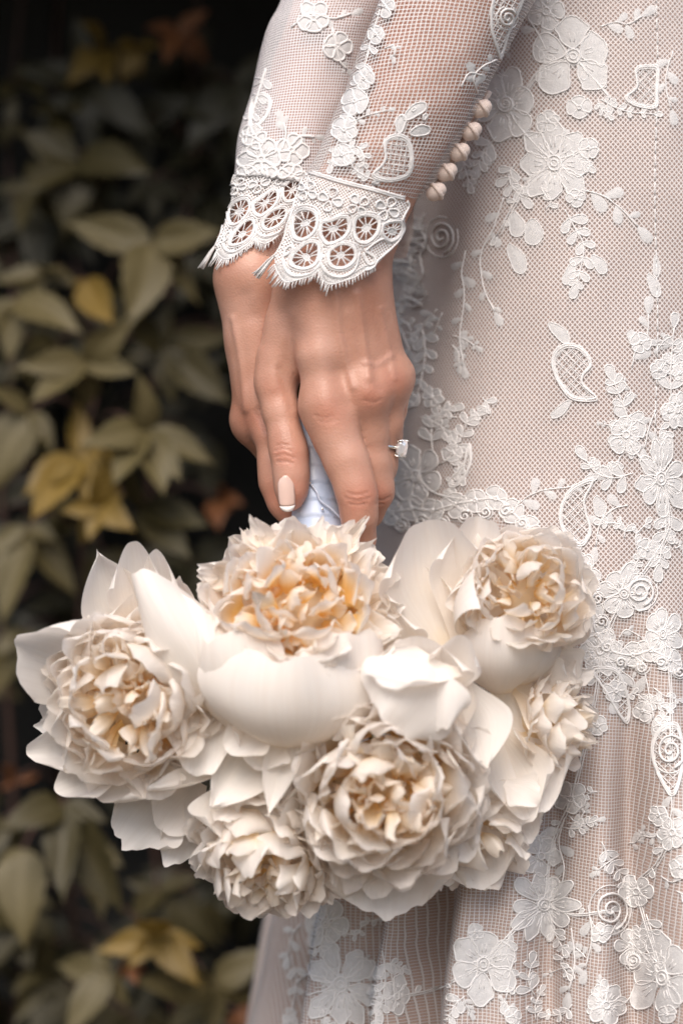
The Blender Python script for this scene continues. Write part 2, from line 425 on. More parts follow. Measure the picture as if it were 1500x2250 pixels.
# ---- far (right) arm and hand
lo, hi = arm_bounds((420, 1060), (-420, 1290), (10, 560))
FB = Field(lo, hi, 0.00125)
FB.blend(C((800, -160, 310, 104), (692, 150, 252, 95), (600, 430, 180, 80), (548, 600, 140, 66)), 0.010)
FB.blend(C((842, -140, 330, 100), (730, 160, 268, 90), (645, 430, 200, 76), (590, 600, 165, 60)), 0.014)
for mc in (C((556, 620, 130, 68), (565, 740, 130, 62), (578, 880, 112, 46)),
           C((562, 620, 150, 70), (572, 780, 155, 62), (560, 922, 150, 44)),
           C((584, 620, 172, 58), (600, 780, 178, 54), (600, 930, 180, 42)),
           C((600, 640, 180, 52), (640, 900, 195, 44))):
    FB.blend(mc, 0.014)
FB.blend(C((551, 926, 146, 38), (552, 934, 146, 37)), 0.006)
palmB = FB.F.copy()
finger(FB, palmB, ((560, 922, 150, 42), (600, 985, 185, 38), (660, 1010, 190, 36), (725, 1005, 160, 30)))
finger(FB, palmB, ((600, 930, 180, 40), (640, 1040, 200, 37), (705, 1070, 185, 34), (760, 1060, 150, 28)))
finger(FB, palmB, ((650, 900, 190, 42), (680, 950, 200, 36), (740, 960, 170, 30)))
finger(FB, palmB, ((582, 880, 104, 43), (596, 950, 90, 37), (606, 1020, 82, 36), (611, 1060, 80, 38), (624, 1105, 78, 32), (634, 1130, 78, 25)), 0.0075)

# ---- the rest of the body, under the gown and out of the frame
def Bp(x, y, z): return np.array((x, y, z))
BX, BY = 0.145, 1.44
SHL, SHR = Vector((BX + 0.0, BY - 0.165, 1.39)), Vector((BX, BY + 0.165, 1.39))
FC = Field((BX - 0.30, BY - 0.34, 0.0), (BX + 0.25, BY + 0.34, 1.78), 0.010)
def cap(*p): return [(Vector(q[:3]), q[3]) for q in p]
FC.blend(cap((BX, BY - 0.06, 1.34, 0.085), (BX, BY - 0.04, 1.12, 0.085), (BX, BY - 0.05, 0.92, 0.100)), 0.04)
FC.blend(cap((BX, BY + 0.06, 1.34, 0.085), (BX, BY + 0.04, 1.12, 0.085), (BX, BY + 0.05, 0.92, 0.100)), 0.05)
FC.blend(cap((BX, BY, 1.38, 0.055), (BX - 0.02, BY, 1.52, 0.05)), 0.05)
FC.blend(cap((BX - 0.03, BY, 1.60, 0.085), (BX - 0.02, BY, 1.66, 0.09)), 0.03)
for sy in (-1, 1):
    FC.blend(cap((BX, BY + sy * 0.075, 0.90, 0.085), (BX - 0.01, BY + sy * 0.08, 0.50, 0.055), (BX + 0.01, BY + sy * 0.085, 0.10, 0.036), (BX - 0.02, BY + sy * 0.085, 0.035, 0.032)), 0.03)
    FC.blend(cap((BX + 0.01, BY + sy * 0.085, 0.04, 0.034), (BX - 0.15, BY + sy * 0.09, 0.025, 0.024)), 0.02)
FC.blend(cap((SHL.x, SHL.y + 0.02, 1.37, 0.055), tuple(W(1080, -195, 35)) + (0.032,)), 0.03)
FC.blend(cap((SHR.x, SHR.y - 0.02, 1.37, 0.055), tuple(W(820, -150, 320)) + (0.032,)), 0.03)
VA, QA = FA.mesh(); VB, QB = FB.mesh(); VC, QC = FC.mesh()

def normals(V, Q):
    N = np.zeros_like(V); a = np.cross(V[Q[:, 2]] - V[Q[:, 0]], V[Q[:, 3]] - V[Q[:, 1]])
    for k in range(4): np.add.at(N, Q[:, k], a)
    return N / (np.linalg.norm(N, axis=1, keepdims=True) + 1e-12)
def seg_dist(p, line):
    D = np.full(len(p), 1e9)
    L = np.array(line, float)
    for a, b in zip(L[:-1], L[1:]):
        ab = b - a; t = np.clip(((p - a) @ ab) / (ab @ ab + 1e-9), 0, 1)
        D = np.minimum(D, np.linalg.norm(p - a - t[:, None] * ab, axis=1))
    return D
def laplace(V, Q, it=2, f=0.5):
    for _ in range(it):
        A = np.zeros_like(V); c = np.zeros(len(V))
        for k in range(4):
            for j in (1, 3):
                np.add.at(A, Q[:, k], V[Q[:, (k + j) % 4]]); np.add.at(c, Q[:, k], 1)
        V = V + f * (A / c[:, None] - V)
    return V
VA = laplace(VA, QA, 3); VB = laplace(VB, QB, 3)
NA = normals(VA, QA); pa = pix(VA)
front = np.clip(-NA[:, 1] * 1.6 + 0.1, 0, 1)
vein = np.zeros(len(VA)); red = np.zeros(len(VA)); disp = np.zeros(len(VA))
def mark(line, w, amp, vn=0.0, rd=0.0):
    global disp, vein, red
    e = np.exp(-(seg_dist(pa, line) / w) ** 2) * front
    disp += amp * e; vein += vn * e; red += rd * e
# tendons and veins on the back of the hand
mark(spline([(738, 645), (743, 700), (748, 745), (762, 800), (775, 850)]), 8, 0.0010, 0.14)
mark(spline([(784, 645), (792, 700), (800, 760), (810, 830)]), 9, 0.0012, 0.05)
mark(spline([(803, 798), (830, 800), (858, 782)]), 7, 0.0006, 0.22)
mark(spline([(836, 680), (848, 740), (858, 782), (866, 830)]), 8, 0.0006, 0.12)
mark(spline([(690, 680), (706, 780), (718, 890)]), 20, 0.0006)
mark(spline([(768, 690), (785, 790), (806, 862)]), 12, 0.0005)
mark(spline([(640, 690), (606, 800), (600, 850)]), 14, 0.0006)
mark(spline([(626, 690), (640, 720), (655, 730)]), 24, -0.0008, 0.30)     # hollow beside the wrist, its shade also tinted in
mark(spline([(612, 812), (628, 852), (640, 895)]), 9, -0.0006)            # fold of the web
mark(spline([(745, 820), (765, 885)]), 18, -0.0007)                       # hollows between knuckles
mark(spline([(826, 800), (836, 850)]), 12, -0.0007)
# knuckle colour, and creases with their shade tinted in
mark([(722, 908), (728, 912)], 34, 0, 0, 0.38); mark([(815, 874), (818, 878)], 30, 0, 0, 0.42)
mark([(872, 842), (874, 846)], 24, 0, 0, 0.34); mark([(788, 1090), (790, 1096)], 30, 0, 0, 0.42)
mark([(836, 1086), (842, 1090)], 24, 0, 0, 0.40); mark([(620, 1000), (640, 1004)], 28, 0, 0, 0.40)
mark([(650, 1075), (655, 1090)], 26, 0, 0, 0.45); mark([(590, 850), (600, 856)], 26, 0, 0, 0.2)
for q in ([(604, 990), (622, 985), (640, 992)], [(604, 1003), (624, 999), (646, 1006)], [(608, 1014), (626, 1013), (642, 1018)], [(606, 980), (620, 976), (634, 979)]):
    mark(spline(q, 4), 2.6, -0.00055, 0.25)
for q in ([(758, 1094), (785, 1100), (812, 1094)], [(762, 1084), (786, 1088), (808, 1083)], [(828, 1098), (842, 1099), (856, 1092)], [(826, 1108), (842, 1108)], [(766, 1106), (786, 1110), (806, 1106)]):
    mark(spline(q, 4), 2.6, -0.0005, 0.25)
for q in ([(690, 912), (712, 918), (732, 914)], [(700, 924), (718, 928), (738, 922)], [(800, 880), (820, 884), (836, 878)]):
    mark(spline(q, 4), 3.0, -0.0003, 0.12)
VA = VA + NA * disp[:, None]
NB = normals(VB, QB); pb = pix(VB)
frontB = np.clip(-NB[:, 1] * 1.4 + 0.3, 0, 1)
redB = np.zeros(len(VB)); vein_shadeB = np.zeros(len(VB)); dB = np.zeros(len(VB))  # far hand: hollow and creases get painted shade too
for line, w, amp, vn, rd in (([(560, 922), (575, 935)], 30, 0, 0, 0.3), ([(605, 1090), (625, 1120)], 30, 0, 0, 0.4),
                             (spline([(560, 905), (572, 925), (578, 950)], 4), 4, -0.0005, 0.25, 0), (spline([(568, 898), (581, 922), (588, 950)], 4), 4, -0.0005, 0.25, 0),
                             (spline([(580, 898), (590, 920), (596, 945)], 4), 4, -0.0004, 0.2, 0),
                             (spline([(512, 700), (530, 800), (540, 900)], 4), 7, 0.0009, 0.1, 0), ([(540, 650), (552, 690)], 20, -0.0009, 0.2, 0)):
    e = np.exp(-(seg_dist(pb, line) / w) ** 2) * frontB; dB += amp * e; vein_shadeB += vn * e; redB += rd * e
VB = VB + NB * dB[:, None]
VC = laplace(VC, QC, 3)
Vall = np.concatenate([VA, VB, VC]); Qall = np.concatenate([QA, QB + len(VA), QC + len(VA) + len(VB)])
person = raw_obj('person', Vall, Qall.tolist(), M['skin'], None, Vector((BX, BY, 0)))
tag(person, 'woman in a long white lace gown holding a peony bouquet downward with both hands', 'person')
for nm, arr in (('red', np.concatenate([red, redB, np.zeros(len(VC))])), ('vein', np.concatenate([vein, vein_shadeB, np.zeros(len(VC))]))):
    at = person.data.attributes.new(nm, 'FLOAT', 'POINT'); at.data.foreach_set('value', np.clip(arr, 0, 0.9).astype(np.float32))
bvhA = BVHTree.FromPolygons([tuple(p) for p in VA], QA.tolist())

# ---- painted thumbnail and the far thumb's nail
def nail(cx0, cy0, cx1, cy1, hw, d0, d1, lift, side=0.0):
    a = W(cx0, cy0, d0); b = W(cx1, cy1, d1); ax = b - a; L = ax.length
    right = Vector((1, side, 0)); right = (right - ax * right.dot(ax) / L / L).normalized(); up = right.cross(ax / L)
    if up.y > 0: up = -up
    rows = []
    nv, nu = 14, 11
    for i in range(nv):
        v = i / (nv - 1)
        prof = (math.sqrt(max(0.0, 1 - ((0.26 - v) / 0.27) ** 2)) if v < 0.26 else 1.0) * (1 - 0.10 * max(0, v - 0.6) / 0.4)
        if v > 0.82: prof *= math.sqrt(max(0.0, 1 - ((v - 0.82) / 0.2) ** 2)) * 0.75 + 0.25
        row = []
        for j in range(nu):
            u = -1 + 2 * j / (nu - 1)
            q = a + ax * (v + 0.035 * (1 - u * u) * (1 if v > 0.5 else -1)) + right * (u * hw * PX * prof) - up * (lift * PX * (u * u) * 0.75) + up * (lift * 0.25 * PX * math.sin(v * math.pi))
            row.append(q)
        rows.append(row)
    m1 = MB(); cut = nv - 3
    m1.grid(rows[:cut + 1]); m2 = MB(); m2.grid(rows[cut:])
    o1 = m1.build('fingernail', M['nail'], person); o2 = m2.build('nail_tip', M['nailtip'], o1)
    for o in (o1, o2):
        s = o.modifiers.new('s', 'SOLIDIFY'); s.thickness = 0.0006; s.offset = 0
nail(627, 1047, 632, 1122, 17.5, -47, -45, 9, side=0.05)
# ------------------------------------------------------------------ the gown
KD = BY * K0
PROF = np.array([  # photo y, contour x, half depth, half width
    (-430, 900, 0.112, 0.125), (0, 880, 0.114, 0.150), (500, 850, 0.120, 0.165), (1000, 815, 0.126, 0.172),
    (1200, 795, 0.129, 0.174), (1500, 745, 0.142, 0.178), (2000, 628, 0.178, 0.200), (2250, 578, 0.198, 0.215), (3000, 440, 0.27, 0.30), (4340, 240, 0.36, 0.42)])
def prof(z):
    y = 1125 - (z - HC) / KD
    r = [np.interp(y, PROF[:, 0], PROF[:, i]) for i in (1, 2, 3)]
    return y, (r[0] - 750) * KD, r[1], r[2]
SEAM = [(-500, 1240), (600, 1165), (860, 1125), (1000, 1108), (1130, 1150), (1230, 1195), (1290, 1275), (1400, 1335), (1500, 1352), (2600, 1360)]
def seam_y(x): return np.interp(x, [p[0] for p in SEAM], [p[1] for p in SEAM])
rnd = random.Random(4)
FOLD = [(rnd.uniform(0, 6.28), f, a) for f, a in ((13, 1.0), (22, 0.75), (31, 0.5), (47, 0.22))]
def fold(th):
    s = sum(a * math.sin(f * th + p + 0.6 * math.sin(3 * th + p)) for p, f, a in FOLD)
    return s - 0.35 * abs(s)
def dress_pt(th, z, off=0.0):
    y, xf, rx, ry = prof(z)
    cx = xf + rx
    c, s = math.cos(th), math.sin(th)
    e = 2 / 2.15
    nx = math.copysign(abs(c) ** e, c); ny = math.copysign(abs(s) ** e, s)
    f = max(0.0, min(1.0, (y - 1330) / 560)); f = f * f * (3 - 2 * f)
    low = max(0.0, (y - 2200) / 2200)
    amp = (0.016 + 0.02 * min(1, low)) * f + 0.0012 * max(0.0, min(1.0, (y - 1280) / 120))
    wr = 0.0012 * math.sin(9 * th + 30 * z) * math.sin(3 * th - 14 * z + 1.3) + 0.0006 * math.sin(21 * th - 70 * z) * math.sin(5 * th + 22 * z) ** 2
    r = off + amp * fold(th + 0.05 * math.sin(5 * z)) + wr
    return Vector((cx + nx * (rx + r), BY + ny * (ry + r), z))
zs = list(np.concatenate([np.linspace(1.245, 0.60, 216), np.linspace(0.594, 0.012, 50)]))
NT = 420
ths = [2 * math.pi * j / NT for j in range(NT + 1)]
ref = [dress_pt(t, 0.9) for t in ths]
arc = [0.0]
for a, b in zip(ref[:-1], ref[1:]): arc.append(arc[-1] + (b - a).length)
def shell(off, mats, name, parent, split):
    mb = MB(); P = [[dress_pt(t, z, off) for t in ths] for z in zs]
    j0 = NT * 3 // 4; uv = []
    for z in zs:
        _, _, rx_, ry_ = prof(z); kz = (rx_ + ry_) / (0.126 + 0.172)
        uv += [((arc[j] - arc[j0]) * kz + 0.5, z + 0.01) for j in range(NT + 1)]
    mb.grid(P, 0, None, uv)
    if split:
        v = np.array([tuple(p) for r in P for p in r]); pp = pix(v)
        F = np.array(mb.f); cen = pp[F].mean(1)
        mb.m = (cen[:, 1] > seam_y(cen[:, 0])).astype(int).tolist()
    o = mb.build(name, mats, parent, origin=(BX, BY, 0))
    return o, P
dress, PL = shell(0.0, M['lining'], 'dress', person, False)
dress['label'] = 'blush lining of the gown showing through white net'
net, PN = shell(0.0016, [M['netd'], M['netk']], 'net_overlay', dress, True)
fl = lambda P: [tuple(p) for r in P for p in r]
Cc = NT + 1
bvhD = BVHTree.FromPolygons(fl(PN), [(i * Cc + j, i * Cc + j + 1, (i + 1) * Cc + j + 1, (i + 1) * Cc + j) for i in range(len(zs) - 1) for j in range(NT)])

# bodice: closes the gown upward, out of the frame
mb = MB(); rows = []
for z in np.linspace(1.243, 1.40, 12):
    t = (z - 1.243) / 0.157
    rows.append([(BX + math.cos(a) * (0.118 + 0.004 * math.sin(t * 3)) * (1 - 0.10 * t), BY + math.sin(a) * (0.128 + 0.05 * t), z) for a in np.linspace(0, 2 * math.pi, 64)])
mb.grid(rows); mb.build('bodice', M['lining'], dress)

# sleeves: rings given by their outline in the photo, depth from the arm inside
def ring_loft(rings, nd_, n=72, seg=10, pleat=0.0):
    """rings: (Lx, Ly, Rx, Ry, d, depth ratio)"""
    R = spline(rings, seg); P = []; uv = []
    run = 0.0; prev = None
    for i, (lx, ly, rx, ry, d, q) in enumerate(R):
        c = (W(lx, ly, d) + W(rx, ry, d)) / 2; A = (W(rx, ry, d) - W(lx, ly, d)) / 2; B = Vector((0, A.length * q, 0))
        if prev is not None: run += (c - prev).length
        prev = c; row = []
        for k in range(n + 1):
            an = 2 * math.pi * k / n
            w = 1 + pleat * (math.sin(7 * an + 0.35 * i) * 0.6 + math.sin(11 * an - 0.2 * i + 1) * 0.4) * math.sin(min(1, i / 6) * 1.57)
            p = c - A * (math.cos(an) * w) - B * (math.sin(an) * w)
            row.append(p); uv.append((an * 0.031, run))
        P.append(row)
    return P, uv
def loft_bvh(P):
    C_ = len(P[0])
    return BVHTree.FromPolygons(fl(P), [(i * C_ + j, i * C_ + j + 1, (i + 1) * C_ + j + 1, (i + 1) * C_ + j) for i in range(len(P) - 1) for j in range(C_ - 1)])
NEAR_S = [(905, -190, 1215, -60, 34, 0.84), (831, 0, 1140, 60, 20, 0.82), (780, 135, 1088, 158, 14, 0.82), (757, 200, 1058, 220, 12, 0.82), (729, 261, 1020, 292, 10, 0.82), (691, 345, 965, 380, 6, 0.82), (668, 387, 914, 443, 5, 0.84)]
FAR_S = [(690, -190, 960, -140, 310, 1.0), (617, 0, 868, 20, 278, 1.0), (584, 70, 836, 95, 264, 1.0), (551, 205, 792, 225, 238, 0.98), (523, 303, 755, 325, 208, 0.94), (513, 392, 742, 425, 186, 0.9)]
PS, uvS = ring_loft(NEAR_S, 0, pleat=0.012); mb = MB(); mb.grid(PS, 0, None, uvS); mb.build('sleeve', M['nets'], dress); bvhS = loft_bvh(PS)
PF, uvF = ring_loft(FAR_S, 0, pleat=0.010); mb = MB(); mb.grid(PF, 0, None, uvF); mb.build('sleeve', M['netf'], dress); bvhF = loft_bvh(PF)
NEAR_C = [(672, 380, 914, 436, 5, 0.86), (640, 450, 906, 490, 4, 0.80), (604, 530, 899, 545, 3, 0.74), (562, 606, 892, 590, 2, 0.70), (535, 680, 890, 660, 2, 0.68)]
FAR_C = [(513, 386, 742, 420, 186, 0.84), (506, 440, 730, 460, 170, 0.80), (490, 495, 715, 505, 158, 0.76), (455, 560, 700, 560, 148, 0.72), (430, 620, 690, 620, 140, 0.7)]
PC, uvC = ring_loft(NEAR_C, 0, pleat=0.022); bvhC = loft_bvh(PC)
PG, uvG = ring_loft(FAR_C, 0, pleat=0.022); bvhG = loft_bvh(PG)
# ------------------------------------------------------------------ lace: corded motifs lying on the gown
class Lace:
    def __init__(s, bvh, wob=0.5, seed=1): s.bvh = bvh; s.mb = MB(); s.rnd = random.Random(seed); s.wob = wob; s.miss = 0
    def hit(s, x, y):
        h, n, i, d = s.bvh.ray_cast(CAMP, ray(x, y))
        if h is None: return None
        if n.y > 0: n = -n
        return h, n
    def cord(s, pts, r=1.9, closed=False, off=0.4, sides=6, w=None):
        w = s.wob if w is None else w
        run = []; runs = [run]; miss = False
        for x, y in pts:
            q = s.hit(x + s.rnd.uniform(-w, w), y + s.rnd.uniform(-w, w))
            if q is None or q[1].y > -0.12:
                miss = True; s.miss += 1
                if run: run = []; runs.append(run)
                continue
            run.append(q[0] + q[1] * (off * r * PX))
        for rr in runs:
            if len(rr) > 1:
                s.mb.tube(rr, [r * PX * s.rnd.uniform(0.88, 1.12) for _ in rr], 0, sides, True, closed and not miss)
    def fill(s, outline, mat=1, h=1.6, rings=(0.0, 0.45, 0.8, 1.0)):
        o = np.array(outline, float); c = o.mean(0); n = len(o); rows = []
        for f in rings:
            row = []
            for p in (o if f > 0 else o):
                q = s.hit(*(c + (p - c) * max(f, 0.02)))
                if q is None or q[1].y > -0.10: s.miss += 1; return
                row.append(q[0] + q[1] * (PX * (0.5 + h * (1 - f * f))))
            rows.append(row)
        s.mb.grid(rows, mat, None, None, True)
    def build(s, name, parent, label=None):
        if not s.mb.v: return None
        o = s.mb.build(name, [M['cord'], M['fill'], M['netc']], parent)
        if label: o['label'] = label
        return o
def loop(cx, cy, ang, L, wd, n=18, lobes=0, start=0.0):
    """petal outline growing from (cx,cy) along ang (degrees, 0 = right, 90 = down)"""
    a = math.radians(ang); ca, sa = math.cos(a), math.sin(a); out = []
    for i in range(n):
        t = 2 * math.pi * i / n
        al = L * (0.5 - 0.5 * math.cos(t)); k = al / L
        if lobes: al *= 1 + 0.09 * math.cos(lobes * (t - math.pi)) * k
        ac = wd * 0.5 * math.sin(t) * (0.45 + 0.75 * k) * (1 + (0.10 * math.cos(lobes * 2 * (t - math.pi)) if lobes else 0))
        al += start
        out.append((cx + ca * al - sa * ac, cy + sa * al + ca * ac))
    return out
def ring(cx, cy, rx, ry=None, n=16, rot=0):
    ry = ry or rx; c, s_ = math.cos(math.radians(rot)), math.sin(math.radians(rot))
    return [(cx + rx * math.cos(t) * c - ry * math.sin(t) * s_, cy + rx * math.cos(t) * s_ + ry * math.sin(t) * c) for t in np.linspace(0, 2 * math.pi, n, endpoint=False)]
def flower(L, cx, cy, r, n=5, rot=0, lobes=0, wide=1.0, core=0.2, sq=1.0, cordr=1.9):
    lb0 = lobes
    for k in range(n):
        a = rot + 360 * k / n + L.rnd.uniform(-9, 9); rr = r * L.rnd.uniform(0.82, 1.12); lobes = lb0 if lb0 else L.rnd.choice((0, 0, 2, 3))
        o = loop(cx, cy, a, rr * (1 - core), 2 * math.pi * r * 0.52 / n * 1.5 * wide * L.rnd.uniform(0.85, 1.1), 20 if not lobes else 26, lobes, rr * core)
        if sq != 1.0: o = [(cx + (x - cx) * sq, y) for x, y in o]
        L.fill(o); L.cord(o, cordr, True)
        if r > 38:
            for q in (-0.13, 0.12):       # drawn thread shading inside the petal
                aa = math.radians(a) + q
                L.cord([(cx + math.cos(aa) * rr * f * sq, cy + math.sin(aa) * rr * f) for f in (0.38, 0.5, 0.62)], 1.2, off=1.6)
    L.fill(ring(cx, cy, r * core * 1.25 * sq, r * core * 1.25, 12), h=2.0)
    L.cord(ring(cx, cy, r * core * 0.9 * sq, r * core * 0.9, 12), 2.0, True, 1.2)
    if r > 50: L.cord(ring(cx, cy, r * core * 0.45 * sq, r * core * 0.45, 8), 1.8, True, 1.6)
def spray(L, pts, size=16, step=2, corded=True, stem=1.8, width=0.55, spread=52, both=True, taper=0.5):
    P = spline(pts, 6); L.cord(P, stem)
    n = len(P); side = 1; i = 3
    while i < n:
        a = math.degrees(math.atan2(P[i][1] - P[i - 1][1], P[i][0] - P[i - 1][0]))
        for sd in ((1, -1) if both else (side,)):
            sz = size * (1 - taper * i / n) * L.rnd.uniform(0.85, 1.2)
            o = loop(P[i][0], P[i][1], a + sd * spread * L.rnd.uniform(0.8, 1.2), sz, sz * width * 1.1, 12)
            L.fill(o, h=0.9, rings=(0.0, 0.6, 1.0))
            if corded: L.cord(o, 1.6, True)
        side = -side; i += step * 2
    a = math.degrees(math.atan2(P[-1][1] - P[-3][1], P[-1][0] - P[-3][0]))
    o = loop(P[-1][0], P[-1][1], a, size * 0.9, size * width, 12); L.fill(o, h=0.9, rings=(0.0, 0.6, 1.0))
    if corded: L.cord(o, 1.6, True)
def leaf(L, x0, y0, x1, y1, w=0.45, corded=False):
    ln = math.hypot(x1 - x0, y1 - y0); a = math.degrees(math.atan2(y1 - y0, x1 - x0))
    o = []
    for i in range(16):
        t = 2 * math.pi * i / 16; al = ln * (0.5 - 0.5 * math.cos(t)); ac = ln * w * 0.5 * math.sin(t) * (1 - 0.25 * math.cos(t)) * (1 + 0.12 * math.sin(3 * t))
        o.append((x0 + math.cos(math.radians(a)) * al - math.sin(math.radians(a)) * ac, y0 + math.sin(math.radians(a)) * al + math.cos(math.radians(a)) * ac))
    L.fill(o, h=0.9, rings=(0.0, 0.6, 1.0)); L.cord(o, 2.0 if corded else 1.3, True)
def spiral(L, cx, cy, r, turns=1.8, rot=0, r_=2.6, sq=1.0, back=True):
    P = []
    for i in range(int(18 * turns)):
        t = i / 18 * 2 * math.pi; q = r * (0.12 + 0.88 * t / (turns * 2 * math.pi))
        P.append((cx + q * math.cos(t + rot) * sq, cy + q * math.sin(t + rot)))
    if back: L.cord(spline([(cx + r * 1.18 * sq * math.cos(t), cy + r * 1.18 * math.sin(t)) for t in np.linspace(rot - 1.0, rot + 4.4, 12)], 3), 1.7)
    L.cord(P, r_, off=1.0)
def lattice(L, outline, step=12, band=7, ang=45):
    """open-work cell: banded outline with a coarse net inside"""
    o = np.array(spline(outline, 6, True)); c = o.mean(0)
    inner = c + (o - c) * (1 - band / np.linalg.norm(o - c, axis=1).mean())
    L.cord(o, 2.2, True); L.cord(inner, 1.6, True)
    mid = (o + inner) / 2; L.cord(mid, band * 0.42, True, off=0.1)
    def inside(p):
        x, y = p; r = False; n = len(inner)
        for i in range(n):
            x1, y1 = inner[i]; x2, y2 = inner[(i + 1) % n]
            if (y1 > y) != (y2 > y) and x < (x2 - x1) * (y - y1) / (y2 - y1) + x1: r = not r
        return r
    ext = np.linalg.norm(o - c, axis=1).max()
    for aa in (ang, ang + 90):
        a = math.radians(aa); u = np.array((math.cos(a), math.sin(a))); v = np.array((-u[1], u[0]))
        for k in range(int(-ext // step), int(ext // step) + 1):
            run = []
            for q in np.arange(-ext, ext, 3.0):
                p = c + v * k * step + u * q
                if inside(p): run.append(tuple(p))
                elif len(run) > 2: L.cord(run, 1.15, off=0.6, sides=4, w=0.3); run = []
                else: run = []
            if len(run) > 2: L.cord(run, 1.15, off=0.6, sides=4, w=0.3)
SEED = [10]
def motif(bvh, name, fn, wob=0.5, whole=False):
    SEED[0] += 1
    L = Lace(bvh, wob, SEED[0]); fn(L)
    if whole and L.miss: return None
    return L.build(name, dress)

FL = [  # bodice and hip flowers: x, y, r, petals, rotation, lobes, squeeze
    (1259, 123, 84, 5, -92, 0, 1.0), (1112, 232, 80, 6, -75, 0, 0.86), (1218, 358, 92, 8, -90, 3, 0.92), (915, 1047, 66, 6, 20, 0, 0.8),
    (1451, 1052, 82, 9, 10, 0, 0.72), (1370, 1305, 62, 7, 30, 0, 1.0), (1193, 1989, 74, 10, 0, 0, 1.0), (1061, 2120, 84, 6, 40, 0, 0.9),
    (748, 2164, 96, 9, 15, 3, 0.9), (715, 2030, 56, 6, 0, 0, 0.9), (1186, 1882, 44, 5, 10, 0, 1.0), (1456, 2150, 90, 6, 20, 0, 0.8),
    (1255, 1757, 36, 5, -60, 0, 1.0), (1488, 900, 42, 6, 0, 0, 0.6), (1375, 955, 44, 5, 60, 0, 0.9), (1318, 1430, 50, 6, 0, 0, 0.9),
    (1455, 1395, 60, 7, 15, 0, 0.7), (1200, 25, 46, 5, 0, 0, 1.0), (1280, 1265, 40, 5, 0, 0, 1.0), (1400, 1960, 40, 6, 0, 0, 1.0), (1478, 1830, 40, 6, 0, 0, 0.8),
    (870, 2190, 44, 5, 0, 0, 0.7), (1330, 2210, 46, 6, 10, 0, 0.9), (1385, 2080, 40, 6, 0, 0, 0.9)]
for x, y, r, n, rot, lb, sq in FL:
    motif(bvhD, 'lace_flower', lambda L: flower(L, x, y, r, n, rot, lb, 1.0, 0.2, sq))
SP = [  # sprigs: points, leaf size, corded
    ([(1277, 416), (1320, 428), (1360, 455), (1400, 497)], 34, False), ([(1240, 459), (1262, 500), (1282, 540), (1275, 590), (1266, 622)], 36, True),
    ([(1132, 358), (1118, 385), (1125, 410), (1145, 432)], 34, True), ([(1106, 433), (1084, 500), (1056, 560), (1062, 630), (1086, 684)], 26, False),
    ([(1023, 550), (1014, 600), (1020, 640), (1016, 690), (1010, 740), (1018, 800)], 24, False), ([(1318, 217), (1352, 236), (1385, 246), (1436, 250)], 20, True),
    ([(1318, 58), (1350, 48), (1380, 52), (1409, 35)], 28, False), ([(926, 717), (934, 760), (930, 810), (918, 862)], 32, True),
    ([(1388, 806), (1396, 770), (1420, 742), (1424, 690)], 30, False), ([(1390, 1003), (1372, 955), (1378, 915), (1360, 870), (1348, 838)], 40, True),
    ([(1390, 1040), (1350, 1050), (1310, 1040), (1288, 1012)], 38, True), ([(1129, 1114), (1165, 1088), (1200, 1076), (1250, 1070), (1303, 1052)], 26, False),
    ([(1380, 1110), (1345, 1120), (1318, 1150), (1308, 1200)], 26, False), ([(1473, 880), (1473, 829), (1474, 790), (1480, 720)], 34, True),
    ([(1462, 1110), (1462, 1160), (1452, 1210), (1448, 1240)], 40, True), ([(1440, 900), (1425, 940), (1415, 985)], 24, False),
    ([(951, 990), (948, 945), (965, 910), (990, 900)], 30, True), ([(985, 1000), (1010, 965), (1028, 925), (1046, 912)], 30, True), ([(965, 1020), (1000, 1000), (1000, 970)], 26, True),
    ([(1396, 1240), (1380, 1270), (1360, 1290)], 24, False), ([(1340, 1400), (1360, 1470), (1352, 1530)], 30, False), ([(1410, 1450), (1425, 1520), (1436, 1580)], 30, False),
    ([(1124, 2045), (1112, 2090), (1120, 2140), (1110, 2200)], 30, True), ([(1174, 2189), (1160, 2160), (1166, 2120)], 30, True), ([(1020, 2190), (1000, 2208), (985, 2240)], 34, True),
    ([(1240, 1800), (1228, 1850), (1240, 1910), (1230, 1960)], 26, False), ([(1255, 2040), (1262, 2110), (1250, 2180)], 28, False), ([(1130, 1860), (1160, 1830), (1190, 1840)], 24, True),
    ([(1321, 1851), (1340, 1890), (1360, 1920), (1372, 1960)], 26, True), ([(1470, 1730), (1476, 1770), (1470, 1820)], 26, False), ([(840, 2090), (846, 2150), (836, 2220)], 34, True),
    ([(640, 2100), (650, 2160), (640, 2230)], 26, True), ([(660, 2030), (640, 2060), (632, 2100)], 24, False), ([(1292, 1990), (1300, 2060), (1286, 2130)], 26, False), ([(1420, 2010), (1430, 2040), (1440, 2080)], 26, True),
    ([(1200, 110), (1180, 70), (1160, 40)], 34, False), ([(1478, 112), (1466, 150), (1462, 190), (1474, 240)], 26, False), ([(1090, 300), (1064, 330), (1052, 360)], 36, True), ([(1010, 330), (1022, 370), (1030, 400)], 26, True),
    ([(870, 700), (888, 740), (900, 770)], 28, False), ([(960, 680), (940, 700), (925, 720)], 22, False)]
for pts, sz, cd in SP:
    motif(bvhD, 'lace_sprig', lambda L: spray(L, pts, sz * (1.1 if cd else 1.5), 2, cd, both=cd))
LV = [(1205, 708, 1250, 752, .4), (1254, 880, 1212, 918, .35), (1127, 465, 1140, 520, .6), (1170, 480, 1172, 538, .7), (1118, 535, 1150, 600, .45), (1424, 600, 1446, 652, .4), (1300, 560, 1330, 600, .5), (1262, 575, 1240, 625, .4), (1197, 60, 1185, 20, .5), (1440, 560, 1442, 610, .3), (1310, 1090, 1322, 1135, .6)]
